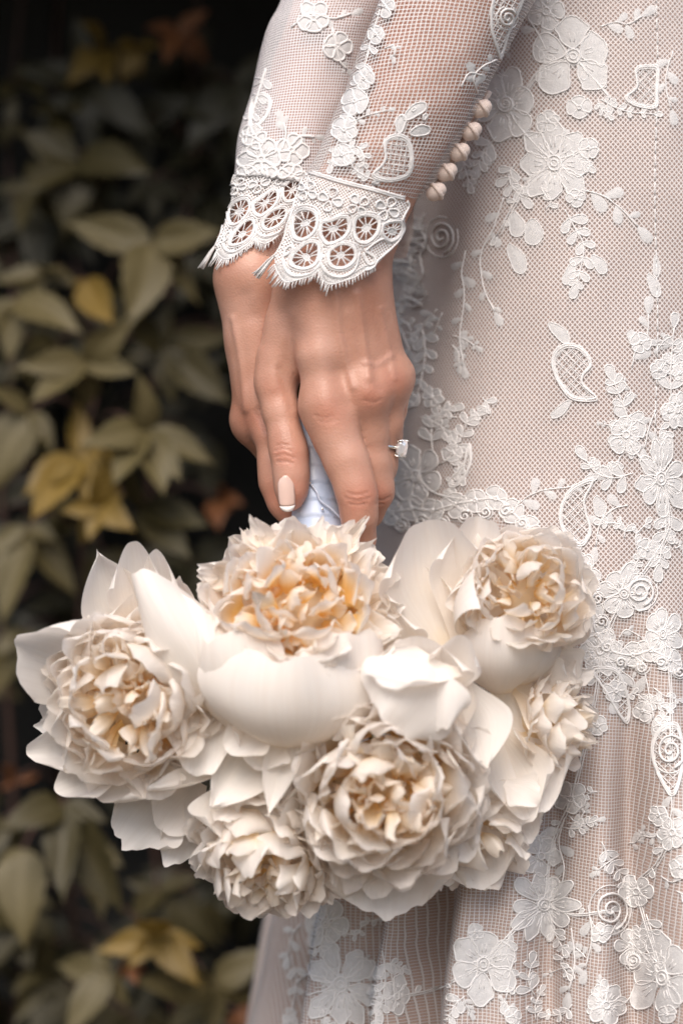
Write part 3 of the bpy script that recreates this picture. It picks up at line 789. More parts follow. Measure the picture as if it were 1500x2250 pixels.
for x0, y0, x1, y1, w in LV:
    motif(bvhD, 'lace_leaf', lambda L: leaf(L, x0, y0, x1, y1, w))
LT = [([(1312, 878), (1259, 878), (1227, 842), (1212, 797), (1223, 766), (1254, 755), (1286, 771), (1299, 802), (1281, 824), (1281, 847)], 13),
      ([(1303, 1052), (1258, 1070), (1232, 1110), (1230, 1150), (1248, 1185), (1277, 1200), (1298, 1170), (1288, 1130), (1284, 1095)], 13),
      ([(1396, 150), (1428, 142), (1446, 150), (1444, 200), (1440, 236), (1396, 232), (1374, 214), (1398, 190)], 14),
      ([(1300, 1470), (1330, 1520), (1352, 1560), (1376, 1590), (1384, 1560), (1372, 1510), (1350, 1470)], 13),
      ([(1440, 1690), (1432, 1640), (1450, 1600), (1485, 1590), (1500, 1640), (1495, 1710), (1475, 1750)], 14),
      ([(985, 1060), (1018, 1020), (1030, 975), (1036, 1010), (1020, 1050), (1000, 1070)], 11)]
for o, st in LT:
    motif(bvhD, 'lace_scroll', lambda L: lattice(L, o, st))
for x, y, r, sq in ((971, 520, 38, 0.8), (1472, 1650, 42, 0.8), (1340, 2000, 46, 0.85), (1375, 1290, 0, 1), (1112, 228, 20, 1), (1393, 2112, 20, 1), (1404, 1300, 34, 1.0)):
    if r: motif(bvhD, 'lace_scroll', lambda L: spiral(L, x, y, r, 2.2 if r > 25 else 2.6, 0.6, 2.8, sq))
# corded border where the skirt joins
EDGE = [(862, 1128), (905, 1118), (950, 1122), (1000, 1108), (1045, 1100), (1090, 1096), (1125, 1124), (1160, 1160), (1205, 1186), (1245, 1205), (1270, 1240), (1290, 1290), (1300, 1340), (1310, 1395), (1340, 1430), (1390, 1440), (1430, 1430), (1470, 1450), (1500, 1470)]
E2 = spline(EDGE, 3)
for i in range(0, len(E2) - 1, 3):
    x, y = E2[i]
    motif(bvhD, 'lace_edging', lambda L: (flower(L, x, y, 27, 4, 40 * i, 0, 1.1, 0.15), L.cord(E2[i:i + 4], 2.6), spiral(L, x + 22, y + 26, 13, 1.5, i)))
# vines of cord that join the large flowers
for pts in ([(1259, 123), (1190, 150), (1150, 200), (1112, 232)], [(1112, 232), (1150, 290), (1218, 358)], [(1218, 358), (1160, 400), (1127, 450), (1090, 520)], [(1259, 123), (1310, 180), (1340, 217)],
            [(1375, 955), (1400, 1000), (1451, 1052)], [(1451, 1052), (1470, 1150), (1430, 1230), (1370, 1305)], [(1370, 1305), (1340, 1370), (1318, 1430)], [(1318, 1430), (1300, 1560), (1255, 1757)], [(1255, 1757), (1210, 1860), (1193, 1989)],
            [(1193, 1989), (1130, 2040), (1061, 2120)], [(748, 2164), (800, 2190), (870, 2190), (960, 2170), (1061, 2120)], [(1340, 2000), (1380, 2060), (1456, 2150)], [(1455, 1395), (1470, 1500), (1472, 1650)], [(1478, 1830), (1440, 1900), (1400, 1960), (1456, 2150)], [(1193, 1989), (1260, 2010), (1340, 2000)], [(915, 1047), (960, 1085), (1045, 1100)]):
    motif(bvhD, 'lace_vine', lambda L: (spray(L, pts, 24, 2, True, 2.0, both=False), L.cord([(x + 5, y + 3) for x, y in spline(pts, 6)], 1.5)))
# small scattered sprigs that knit the large figures together
sr = random.Random(31)
ZONES = [(1040, 1330, 40, 480, 15), (1330, 1500, 660, 1330, 22), (1290, 1500, 1330, 1620, 16), (880, 1060, 860, 1110, 12), (1150, 1500, 1720, 2250, 26), (610, 1130, 2030, 2250, 20), (880, 1010, 560, 860, 8)]
for x0, x1, y0, y1, n in ZONES:
    for _ in range(n):
        x = sr.uniform(x0, x1); y = sr.uniform(y0, y1); a = sr.uniform(0, 6.28); ln = sr.uniform(30, 62); bd = sr.uniform(-0.9, 0.9)
        pts = [(x, y), (x + ln * 0.5 * math.cos(a), y + ln * 0.5 * math.sin(a)), (x + ln * math.cos(a + bd), y + ln * math.sin(a + bd))]
        if sr.random() < 0.3: motif(bvhD, 'lace_flower', lambda L: flower(L, x, y, sr.uniform(17, 28), sr.choice((4, 5, 6)), sr.uniform(0, 90), 0, 1.1, 0.16), whole=True)
        else: motif(bvhD, 'lace_sprig', lambda L: spray(L, pts, sr.uniform(17, 26), 2, sr.random() < 0.6, 1.6, both=sr.random() < 0.7), whole=True)
# seam stitches down the side of the gown
motif(bvhD, 'side_seam', lambda L: [L.cord(spline([(1441 + 3 * math.sin(y / 90), y), (1441 + 3 * math.sin((y + 26) / 90), y + 26)], 3), 1.5) for y in range(-20, 1010, 30)])

# near sleeve
def sl_(name, fn): motif(bvhS, name, fn)
for x, y, r, n, rot in ((780, 222, 30, 4, -60), (757, 285, 30, 5, 20), (800, 172, 22, 4, 0), (752, 340, 26, 4, 30), (845, 12, 26, 5, 0), (826, 75, 20, 4, 0)):
    sl_('sleeve_flower', lambda L: flower(L, x, y, r, n, rot, 0, 1.1, 0.14))
for pts, sz, cd in (([(835, 20), (815, 90), (800, 150), (782, 205), (762, 262), (740, 320), (728, 360)], 24, True), ([(770, 270), (800, 255), (827, 247), (850, 242)], 22, False), ([(752, 330), (785, 322), (800, 345), (795, 370)], 24, True),
                    ([(850, 400), (815, 392), (780, 372), (765, 345)], 20, True), ([(845, 105), (866, 100), (866, 122)], 20, False), ([(1050, 205), (1040, 170), (1060, 145), (1090, 130)], 34, False), ([(1012, 190), (1030, 160), (1060, 165)], 26, False)):
    sl_('sleeve_sprig', lambda L: spray(L, pts, sz, 2, cd, both=cd))
for x0, y0, x1, y1, w in ((876, 292, 884, 252, .5), (886, 262, 935, 226, .4), (900, 292, 944, 282, .5), (930, 262, 936, 250, .6), (905, 244, 912, 236, .6)):
    sl_('sleeve_leaf', lambda L: leaf(L, x0, y0, x1, y1, w, True))
sl_('sleeve_lattice', lambda L: lattice(L, [(845, 308), (873, 294), (898, 306), (906, 340), (904, 372), (890, 390), (850, 398), (817, 386), (836, 364), (846, 345)], 11, 7, 8))
sl_('sleeve_lattice', lambda L: lattice(L, [(1082, 0), (1078, 60), (1092, 110), (1100, 125), (1118, 70), (1140, 20), (1150, -20), (1100, -30)], 11, 6, 30))
sl_('sleeve_scroll', lambda L: spiral(L, 1113, 38, 22, 2.0, 0, 2.6, 0.9))
# far sleeve
for x, y, r, n, rot in ((575, 350, 44, 6, 0), (640, 330, 34, 5, 0), (690, 40, 34, 5, 20), (740, 100, 30, 5, 0), (560, 300, 26, 5, 0), (640, 385, 30, 6, 10), (590, 395, 30, 5, 10), (545, 385, 24, 5, 0)):
    motif(bvhF, 'sleeve_flower', lambda L: flower(L, x, y, r, n, rot, 0, 1.1, 0.16, 1.0, 3.0))
for pts, sz, cd in (([(585, 150), (570, 200), (552, 260), (540, 320)], 30, True), ([(620, 330), (628, 290), (622, 270)], 34, False), ([(640, 320), (660, 300), (690, 300)], 26, False), ([(640, 60), (680, 30), (730, 40), (770, 30)], 32, False), ([(730, 60), (745, 130), (760, 150)], 26, False)):
    motif(bvhF, 'sleeve_sprig', lambda L: spray(L, pts, sz, 2, cd, 3.2, both=cd))
motif(bvhF, 'sleeve_lattice', lambda L: lattice(L, [(548, 250), (556, 215), (580, 204), (596, 220), (590, 250), (570, 275), (550, 285)], 11, 8, 40))

# ---- cuffs: openwork scallops traced on the flared wrist ruffle
def inpoly(p, poly):
    x, y = p; r = False; n = len(poly)
    for i in range(n):
        x1, y1 = poly[i]; x2, y2 = poly[(i + 1) % n]
        if (y1 > y) != (y2 > y) and x < (x2 - x1) * (y - y1) / (y2 - y1 + 1e-12) + x1: r = not r
    return r
def cuff(bvh, T, k, backP, backuv, seed, dt):
    """T maps enlarged-trace coordinates to photo pixels, k scales the threads"""
    cf = MB()
    L = Lace(bvh, 0.35, seed)
    def tr(pts): return [T(x, y) for x, y in pts]
    ovals = [[(400, 410), (470, 362), (560, 378), (598, 450), (580, 540), (530, 600), (460, 632), (398, 606), (380, 515)],
             [(625, 480), (700, 462), (790, 428), (850, 442), (855, 540), (810, 610), (740, 650), (665, 662), (617, 600), (606, 535)],
             [(900, 440), (980, 415), (1060, 425), (1103, 475), (1090, 560), (1040, 625), (970, 656), (904, 625), (882, 540)],
             [(1122, 510), (1180, 476), (1270, 470), (1290, 540), (1250, 605), (1180, 632), (1124, 585)],
             [(430, 700), (515, 636), (600, 645), (612, 740), (578, 826), (500, 868), (425, 862), (365, 826), (378, 760)],
             [(690, 705), (785, 652), (885, 672), (912, 745), (880, 815), (800, 862), (705, 848), (672, 780)]]
    holes = []
    for oi, o in enumerate(ovals):
        so = np.array(spline(o, 5, True)); c = so.mean(0); f = 0.80 if oi < 4 else 0.86
        inn = c + (so - c) * f; holes.append(inn.tolist())
        L.cord(tr(so), 2.3 * k, True, 1.0); L.cord(tr(c + (so - c) * 1.16), 1.7 * k, True, 0.8)
        L.cord(tr(c + (so - c) * 0.9), 3.2 * k, True, 0.2)                        # padded band
        c = c + np.array((L.rnd.uniform(-12, 12), L.rnd.uniform(-10, 10))); hub = ring(c[0], c[1], L.rnd.uniform(30, 46), L.rnd.uniform(22, 32), 12, rot=L.rnd.uniform(-40, 60))
        L.fill(tr(hub), h=1.0); L.cord(tr(hub), 1.3 * k, True, 0.9)
        n = L.rnd.choice((9, 10, 11, 12))
        for q in range(n):
            a = 2 * math.pi * q / n + 0.2; j = int((q + 0.35 + L.rnd.uniform(-.25, .25)) / n * len(inn)) % len(inn)
            e = inn[j]; s0 = c + (e - c) * 0.3
            L.cord(tr([tuple(s0 + (e - c) * 0.7 * t) for t in (0, 0.33, 0.66, 1.0)]), 1.5 * k, off=0.6, sides=5)
    for U in ([(305, 770), (312, 830), (340, 885), (390, 922), (460, 925), (540, 898), (600, 845), (628, 770)], [(612, 740), (616, 820), (655, 890), (720, 925), (800, 930), (868, 900), (912, 835), (930, 735)],
              [(980, 720), (1010, 690), (1060, 650), (1130, 615), (1190, 640), (1250, 610)], [(980, 720), (1020, 745), (1055, 770), (1060, 810), (1020, 832), (985, 800), (965, 740)], [(310, 770), (330, 712), (372, 682), (388, 704), (352, 744), (310, 770)],
              [(1280, 470), (1300, 420), (1335, 350), (1320, 310)], [(1290, 540), (1262, 620), (1180, 710), (1090, 790), (1050, 850), (990, 880)]):
        s_ = spline(U, 5); L.cord(tr(s_), 2.4 * k, off=1.0); L.cord(tr([(x + 9, y - 10) for x, y in s_]), 1.6 * k, off=0.9)
    for cx, cy, r, n, rot in ((510, 225, 84, 4, 35), (700, 295, 100, 4, 20), (925, 340, 92, 4, 60), (1160, 370, 100, 4, 30)):
        for q in range(n):
            o = loop(cx, cy, rot + 360 * q / n, r * 0.85, r * 0.78, 16, 0, r * 0.16)
            L.cord(tr(o), 2.3 * k, True, 1.1)
            if q % 2 == 0: L.fill(tr(o), h=0.7)
        holes.append(ring(cx, cy, r * 0.24, r * 0.26, 10))
        L.cord(tr(ring(cx, cy, r * 0.24, r * 0.26, 10)), 1.5 * k, True, 1.0)
    hem1 = spline([(238, 828), (262, 890), (300, 950), (345, 975), (450, 950), (545, 918), (600, 875)], 8)
    hem2 = spline([(600, 880), (630, 940), (690, 990), (800, 966), (900, 930), (1000, 862), (1060, 838)], 8)
    for hm, inner in ((hem1, [(305, 790), (330, 885), (390, 930), (470, 930), (560, 898), (620, 840)]), (hem2, [(618, 840), (655, 905), (725, 938), (805, 938), (880, 900), (960, 850), (1010, 830)])):
        L.cord(tr(hm), 1.7 * k, off=0.8); ins = spline(inner, 8); L.cord(tr(ins), 1.7 * k, off=0.8)
        for q in range(0, len(hm), 1):                                            # ladder stitches
            j = int(q / (len(hm) - 1) * (len(ins) - 1)); L.cord(tr([hm[q], ins[j]]), 1.0 * k, off=0.5, sides=4)
    out = [(500, 52), (440, 200), (380, 380), (330, 520), (300, 640), (235, 760), (240, 830), (300, 950), (345, 975), (450, 950), (600, 872), (690, 990), (800, 966), (900, 930), (1000, 862), (1060, 838), (1180, 720), (1262, 620), (1300, 500), (1335, 345), (1295, 285), (1000, 190), (760, 122)]
    L.cord(tr(spline([(500, 52), (455, 160), (395, 345), (345, 500), (305, 640), (235, 765)], 6)), 2.2 * k, off=0.8)
    L.cord(tr(spline([(520, 100), (440, 330), (370, 520), (330, 650), (250, 790)], 6)), 1.4 * k, off=0.8)
    # fuzzy seam where the ruffle is sewn on
    sm = spline([(500, 48), (640, 92), (800, 140), (1000, 190), (1150, 232), (1300, 275)], 8)
    L.cord(tr(sm), 3.0 * k, off=0.5); L.cord(tr([(x + 4, y + 18) for x, y in sm]), 2.4 * k, off=0.8)
    for _ in range(150):
        x, y = sm[L.rnd.randrange(len(sm))]; a = L.rnd.uniform(-3.1, 3.1); ln = L.rnd.uniform(20, 55)
        L.cord(tr([(x, y), (x + ln * math.cos(a), y + 0.6 * ln * math.sin(a))]), 0.8 * k, off=2.0, sides=4)
    # knotted filler threads between the figures
    for _ in range(260):
        x = L.rnd.uniform(340, 1280); y = L.rnd.uniform(90, 930)
        if not inpoly((x, y), out) or any(inpoly((x, y), h) for h in holes): continue
        a = L.rnd.uniform(0, 6.28); ln = L.rnd.uniform(18, 44)
        L.cord(tr([(x, y), (x + ln * math.cos(a) * 0.5, y + ln * math.sin(a) * 0.5 + 6), (x + ln * math.cos(a), y + ln * math.sin(a))]), 1.15 * k, off=0.7, sides=4)
    # eyelash fringe
    for hm, dx in ((hem1, -0.25), (hem2, 0.12)):
        for q in range(0, len(hm), 2 if k > 0.9 else 3):
            x, y = hm[q]; u = q / len(hm); ln = (95 if u < 0.35 else 66) * L.rnd.uniform(0.75, 1.15)
            ex = x + ln * (dx - (0.55 if u < 0.4 else 0.05)) * L.rnd.uniform(0.4, 1.2) * (1 if dx < 0 else 0.6); ey = y + ln * 0.9
            L.cord(tr([(x, y), ((x + ex) / 2 + L.rnd.uniform(-6, 6), (y + ey) / 2), (ex, ey)]), 1.35 * k, off=0.8, sides=4)
    for q in range(22):                                                            # frayed tassel at the open corner
        a = L.rnd.uniform(-1, 1); e = L.rnd.uniform(-1, 1)
        q4 = [T(255 + 10 * a, 735), T(190 + 16 * a, 800 + 8 * a), T(135 + 20 * a, 868 + 14 * a), T(88 + 26 * a + L.rnd.uniform(-14, 8), 925 + 18 * a + L.rnd.uniform(-12, 14))]
        L.mb.tube([W(x, y, dt + 5 * e * (1 + 0.4 * j)) for j, (x, y) in enumerate(q4)], 1.2 * k * PX, 0, 5)
    o = L.build('cuff', dress, 'scalloped openwork lace cuff with an eyelash fringe')
    # fine ground net of the ruffle, left open inside the scallops
    g_ = MB(); st = 9.0 if k > 0.9 else 12.0; nx, ny = int(1150 / st), int(960 / st)
    idx = {}; vs = []; uvs = []
    def vid(i, j):
        if (i, j) not in idx:
            p = T(220 + i * st, 40 + j * st); q = L.hit(*p)
            if q is None: idx[(i, j)] = -1
            else: idx[(i, j)] = len(vs); vs.append(q[0] + q[1] * 0.0001); uvs.append((p[0] * PX, p[1] * PX))
        return idx[(i, j)]
    fs = []; ms = []
    for i in range(nx):
        for j in range(ny):
            c = (220 + (i + .5) * st, 40 + (j + .5) * st)
            if not inpoly(c, out) or any(inpoly(c, h) for h in holes): continue
            f = (vid(i, j), vid(i + 1, j), vid(i + 1, j + 1), vid(i, j + 1))
            if min(f) >= 0: fs.append(f)
    g_.add(vs, fs, 0, None, uvs); g_.build('cuff_net', M['netc'], dress)
    # the far half of the ruffle, round the back of the wrist
    nrow = int(len(backP) * 0.62); n = len(backP[0]) - 1
    h = n // 2
    rows = [[backP[i][j] for j in range(h, n + 1)] for i in range(nrow)]
    b_ = MB(); b_.grid(rows, 0, None, [backuv[i * (n + 1) + j] for i in range(nrow) for j in range(h, n + 1)]); b_.build('cuff_back', M['netc'], dress)
T1 = lambda x, y: (540 + x / 3.75, 360 + y / 3.75)
def affine(src, dst):
    A = np.array([[x, y, 1] for x, y in src]); B = np.array(dst, float); Mx = np.linalg.solve(A, B)
    return lambda x, y: tuple(np.array((x, y, 1.0)) @ Mx)
T2 = affine([(500, 52), (690, 990), (235, 800)], [(517, 380), (586, 534), (474, 548)])
cuff(bvhC, T1, 1.0, PC, uvC, 5, -18)
cuff(bvhG, T2, 0.95, PG, uvG, 6, 135)

# frilled end of the cuff standing open against the hip
L = Lace(bvhD, 1.5, 77)
for q in range(90):
    t = q / 89; x0 = 905 + 16 * math.sin(t * 9); y0 = 480 + 190 * t
    L.cord(spline([(x0 - 26 - 8 * t, y0 - 6), (x0 - 8, y0 + L.rnd.uniform(-12, 12)), (x0 + L.rnd.uniform(8, 26), y0 + L.rnd.uniform(-6, 14))], 4), L.rnd.uniform(0.7, 1.5), off=L.rnd.uniform(0.6, 8))
L.cord(spline([(935, 470), (928, 500), (940, 530), (928, 560), (932, 600), (914, 630), (900, 660)], 6), 2.6, off=2.0)
L.cord(spline([(905, 480), (896, 530), (906, 580), (890, 640), (882, 690)], 6), 2.0, off=2.0)
L.build('cuff_frill', dress)

# covered buttons and their loops down the sleeve opening
BT = [(1058, 238, 4), (1036, 288, 4), (1010, 334, 3), (982, 378, 2), (958, 421, 0)]
for i, (x, y, d) in enumerate(BT):
    c = W(x, y, d); b = MB(); rows = []
    ax = Vector((0.80, -0.25, 0.55)).normalized(); up = Vector((0, -1, 0)); sd_ = ax.cross(up).normalized(); up = sd_.cross(ax).normalized()
    for a in np.linspace(0, math.pi, 13):
        rows.append([c + ax * (24 * PX * math.cos(a)) + (up * math.cos(t) + sd_ * math.sin(t)) * (18 * PX * math.sin(a) ** 0.85 + 1e-6) for t in np.linspace(0, 2 * math.pi, 20, endpoint=False)])
    b.grid(rows, wrap=True); o = b.build('button', M['button'], dress)
    b = MB(); c2 = c + ax * (8 * PX)
    b.tube([c2 + (up * math.cos(t) + sd_ * math.sin(t)) * (17 * PX) - ax * (12 * PX * (1 - math.cos(t * 0.7))) for t in np.linspace(-2.6, 2.6, 26)], [5.2 * PX * (1 + 0.10 * (q % 2)) for q in range(26)], 0, 8)
    b.build('button_loop', M['button'], dress)
b = MB(); b.tube([Vector(p) for p in spline([tuple(W(1075, 200, 50)), tuple(W(1046, 255, 44)), tuple(W(1020, 305, 36)), tuple(W(985, 370, 28)), tuple(W(940, 430, 20))], 8)], 6.5 * PX, 0, 8)
b.build('placket', M['button'], dress)
# ------------------------------------------------------------------ the bouquet
bouquet = empty('bouquet', W(690, 1110, 60))
tag(bouquet, 'round bouquet of cream white peonies with a satin wrapped handle', 'bouquet')
# handle: stems under spiralling satin ribbon
b = MB(); rows = []
ha, hb = W(672, 880, 88), W(706, 1215, 40)
hx = (hb - ha).normalized(); hu = Vector((0, -1, 0)); hu = (hu - hx * hu.dot(hx)).normalized(); hw = hx.cross(hu)
for i in range(90):
    t = i / 89; row = []
    for k in range(40):
        a = 2 * math.pi * k / 40
        ph = (t * 9 + a / (2 * math.pi)) % 1.0
        r = (40 + 22 * t ** 1.5) * PX * (1 + 0.055 * ph + 0.012 * math.sin(5 * a + 9 * t) + 0.01 * math.sin(17 * a + 30 * t))
        row.append(ha + (hb - ha) * t + (hu * math.cos(a) + hw * math.sin(a)) * r)
    rows.append(row)
b.grid(rows, wrap=True); wrap_ = b.build('ribbon_wrap', M['satin'], bouquet)
# ribbon edge and dressmaker pins
b = MB(); b.tube([Vector(p) for p in spline([tuple(W(672, 1052, 15)), tuple(W(694, 1078, 0)), tuple(W(704, 1100, -4)), tuple(W(728, 1118, -6)), tuple(W(748, 1138, -4))], 8)], 2.2 * PX, 0, 6); b.build('ribbon_edge', M['satin'], bouquet)
for x, y, d in ((681, 1061, 5), (708, 1118, -8)):
    b = MB()
    c = W(x, y, d); b.grid([[c + Vector((math.sin(a) * math.cos(t), math.sin(a) * math.sin(t), math.cos(a))) * 3.2 * PX for t in np.linspace(0, 2 * math.pi, 10, endpoint=False)] for a in np.linspace(0.01, math.pi - 0.01, 7)], wrap=True)
    b.build('pin', M['pin'], bouquet)
for k in range(6):
    a = k * 1.05; b = MB(); q = ha + (hu * math.cos(a) + hw * math.sin(a)) * 18 * PX
    b.tube([q + hx * 0.01, q - hx * 0.03, q - hx * 0.05 + hu * 0.001], 8 * PX, 0, 8); b.build('cut_stem', M['stem'], bouquet)

prng = random.Random(21)
def vpx(x, y, d): return Vector((x, d, -y))            # photo axes -> world axes
def petal(base, tip, face, width, sag=0.15, cross=0.3, recurve=0.0, ruffle=0.05, notch=0.03, yb=0.5, nu=15, nv=15, wmax=0.62, rnd=prng, tipw=0.30, yt=0.0, twist=0.0, rnd0=0.36):
    """one petal from base to tip; its hollow side looks along face. lengths in metres; returns mesh data"""
    T = tip - base; Lg = T.length; T = T / Lg
    N = face - T * face.dot(T)
    N = N.normalized() if N.length > 1e-4 else T.orthogonal().normalized()
    B = T.cross(N)
    ph = [rnd.uniform(0, 6.28) for _ in range(6)]; f1 = rnd.uniform(2.0, 3.4); f2 = rnd.uniform(5.5, 8.5)
    rows = []; att = []; uv = []; skew = rnd.uniform(-0.08, 0.08)
    for i in range(nv):
        v = 1 - (1 - i / (nv - 1)) ** 1.25
        if v < wmax:
            q = v / wmax; w = 0.20 + 0.80 * (q * q * (3 - 2 * q)) ** 0.8
        elif tipw < 0.2:
            q = (v - wmax) / (1 - wmax); w = 0.03 + 0.97 * (1 - q ** 1.6)
        else:
            q = (v - wmax) / (1 - wmax); w = 1 - 0.24 * q * q
        rnd_ = 0.05 if tipw < 0.2 else rnd0
        row = []
        for j in range(nu):
            u = -1 + 2 * j / (nu - 1)
            edge = v ** 1.5
            ln = v * (1 - rnd_ * abs(u) ** 2.3 * v * v) + notch * edge * v * v * (math.sin(f2 * u + ph[0]) * 0.6 + math.sin(f2 * 1.9 * u + ph[1]) * 0.4)
            h = -4 * sag * v * (1 - v) + recurve * v ** 3 + cross * (width / Lg) * u * u * (0.35 + 0.65 * math.sin(math.pi * min(1, v * 1.15) * 0.5)) * w
            rf = ruffle * edge * (0.35 + 0.65 * abs(u) ** 1.3 + 0.5 * v ** 5) * (math.sin(f1 * u * 1.6 + ph[2] + 2 * v) + 0.55 * math.sin(f2 * u + ph[3] + 3 * v))
            rf += ruffle * 0.30 * edge * edge * abs(u) ** 0.5 * math.sin(2.3 * f2 * u + ph[1] + 5 * v) + (0.010 * math.sin(3.6 * u + 4.5 * v + ph[4]) + 0.007 * math.sin(8.5 * u - 3 * v + ph[5])) * v
            tw = twist * v * u
            p = base + T * (ln * Lg) + B * (u * w * width * 0.5 * (1 - 0.10 * abs(cross)) + skew * v * v * width) + N * ((h + rf) * Lg + tw * width)
            row.append(p)
            yy = (1 - v) ** 1.6 * yb * 1.6 + yt + 0.04 * math.sin(3 * u + ph[4])
            att.append(max(0.001, min(1.0, yy))); uv.append((u * 0.5 + 0.5 + 0.001, v))
        rows.append(row)
    return rows, att, uv
def add_petal(parent, data, name='petal', m='petal'):
    b = MB(); b.grid(data[0], 0, data[1], data[2]); return b.build(name, M[m], parent)
CORES = []
def peony(cx, cy, cd, R, axis, n_in, seed, squash=1.0, open_=0.0, yb=0.55, pmax=95, small=(0.50, 0.78), curl=(-0.30, 0.05), lap=(26, 48)):
    """flower head: a packed ball of ruffled inner petals round a receptacle, looking along axis"""
    rn = random.Random(seed); c = W(cx, cy, cd); A = vpx(*axis).normalized(); U = A.orthogonal().normalized(); Vv = A.cross(U)
    root = MB(); rw = []
    for a in np.linspace(0.02, math.pi - 0.02, 9):      # the receptacle the petals grow from
        rw.append([c - A * (R * PX * 0.15) + (A * math.cos(a) + (U * math.cos(t) + Vv * math.sin(t)) * math.sin(a)) * (R * PX * 0.42) for t in np.linspace(0, 2 * math.pi, 14, endpoint=False)])
    root.grid(rw, 0, [0.62] * (9 * 14), None, True); root = root.build('peony', M['petal_in'], bouquet)
    rings = max(3, int(round(math.sqrt(n_in) * 0.7))); cnt = [max(3, int(round(n_in * (q + 0.9) / sum(z + 0.9 for z in range(rings))))) for q in range(rings)]
    for q in range(rings):
        f = (q + 0.5) / rings
        for k in range(cnt[q]):
            tt = math.radians(6 + (pmax - 14) * f) + rn.uniform(-0.12, 0.12); ph = 2 * math.pi * (k + 0.5 * (q % 2)) / cnt[q] + rn.uniform(-0.25, 0.25)
            tb = tt + math.radians(rn.uniform(*lap)); p2 = ph + rn.uniform(-0.12, 0.12)
            o1 = U * math.cos(ph) + Vv * math.sin(ph); o2 = U * math.cos(p2) + Vv * math.sin(p2)
            dt_ = A * math.cos(tt) + o1 * math.sin(tt); db_ = A * math.cos(tb) + o2 * math.sin(tb)
            rr = R * PX * rn.uniform(0.92, 1.05) * (1 - open_ * (1 - f))
            tp = c + dt_ * rr; bs = c + db_ * (rr * rn.uniform(0.50, 0.62))
            face = -(dt_ + db_) * 0.5 + Vector((rn.uniform(-.22, .22), rn.uniform(-.22, .22), rn.uniform(-.22, .22)))   # hollow looks into the head
            wd = R * PX * rn.uniform(*small) * (0.75 + 0.5 * f)
            add_petal(root, petal(bs, tp, face, wd, rn.uniform(0.10, 0.22), rn.uniform(0.05, 0.30), rn.uniform(*curl), rn.uniform(0.03, 0.065), rn.uniform(0.02, 0.05), yb * rn.uniform(0.7, 1.2), 15, 13, rn.uniform(0.66, 0.84), rn, 0.5, rn.uniform(-0.06, 0.08), rn.uniform(-0.15, 0.15), 0.50), m='petal_in')
    # tiny crumpled petaloids that fill the heart of the flower
    mb = MB()
    for k in range(int(n_in * 0.7)):
        th = math.radians(pmax * 0.62) * math.sqrt(rn.random()); ph = rn.uniform(0, 6.28)
        dirv = A * math.cos(th) + (U * math.cos(ph) + Vv * math.sin(ph)) * math.sin(th)
        ln = R * PX * rn.uniform(0.62, 0.90) * (1 - open_ * 0.5); bs = c + dirv * (0.35 * R * PX)
        tp = c + (dirv + Vector((rn.uniform(-.2, .2), rn.uniform(-.2, .2), rn.uniform(-.2, .2)))) * ln
        d = petal(bs, tp, Vector((rn.uniform(-1, 1), rn.uniform(-1, 1), rn.uniform(-1, 1))), R * PX * rn.uniform(0.18, 0.34), 0.1, 0.3, rn.uniform(-0.2, 0.2), 0.07, 0.04, yb, 9, 9, 0.72, rn, 0.7, 0.28)
        mb.grid(d[0], 0, d[1], d[2])
    o = mb.build('petaloids', M['petal_in'], root); o['kind'] = 'stuff'
    return root
P1 = peony(300, 1530, -105, 198, (-0.25, 0.0, -1), 74, 11, yb=0.52)
P2 = peony(650, 1355, -150, 222, (0.0, -0.45, -0.85), 84, 12, open_=0.3, yb=0.85, pmax=106, small=(0.34, 0.56), curl=(-0.36, 0.0), lap=(14, 40))
P3 = peony(1145, 1308, -95, 152, (0.15, -0.15, -1), 54, 13, yb=0.52)
P4 = peony(842, 1722, -180, 226, (-0.05, 0.12, -1), 88, 14, open_=0.2, yb=0.52, pmax=100)
P5 = peony(590, 1850, -75, 168, (-0.15, 0.5, -0.8), 54, 15, yb=0.50)
P6 = peony(1200, 1585, -55, 116, (0.9, 0.05, -0.5), 44, 16, yb=0.45, small=(0.5, 0.8))
P7 = peony(1040, 1815, -40, 140, (0.4, 0.6, -0.6), 34, 17, yb=0.45)
def gp(par, bx, by, bd, tx, ty, td, width, face, sag=0.15, cross=0.25, recurve=0.0, ruffle=0.03, notch=0.03, yb=0.35, wmax=0.62, tipw=0.3, yt=0.0, twist=0.0, rnd0=0.36):
    add_petal(par, petal(W(bx, by, bd), W(tx, ty, td), vpx(*face), width * PX, sag, cross, recurve, ruffle, notch, yb, 19, 19, wmax, prng, tipw, yt, twist, rnd0))
CAM = (0, 0, -1)
# left flower
gp(P1, 275, 1490, -80, 40, 1385, -130, 235, (0.25, 0.5, -0.8), 0.10, 0.28, 0.16, 0.045, 0.03, 0.2, 0.60, 0.45)
gp(P1, 285, 1450, -60, 228, 1207, -95, 165, (0.35, 0.35, -0.9), 0.12, 0.35, -0.05, 0.02, 0.015, 0.2, 0.50, 0.18)
gp(P1, 320, 1430, -60, 282, 1190, -105, 135, (0.0, 0.35, -0.9), 0.12, 0.45, 0.0, 0.02, 0.01, 0.2, 0.60, 0.35)
gp(P1, 375, 1430, -60, 347, 1206, -90, 112, (-0.2, 0.3, -0.9), 0.10, 0.50, 0.05, 0.02, 0.01, 0.2, 0.62, 0.4)
gp(P1, 395, 1420, -50, 398, 1265, -70, 90, (-0.2, 0.3, -0.9), 0.10, 0.3, 0.2, 0.05, 0.04, 0.2, 0.6, 0.3)
gp(P1, 262, 1560, -80, 118, 1545, -115, 110, (0.3, 0.2, -0.9), 0.12, 0.4, -0.25, 0.03, 0.02, 0.25)
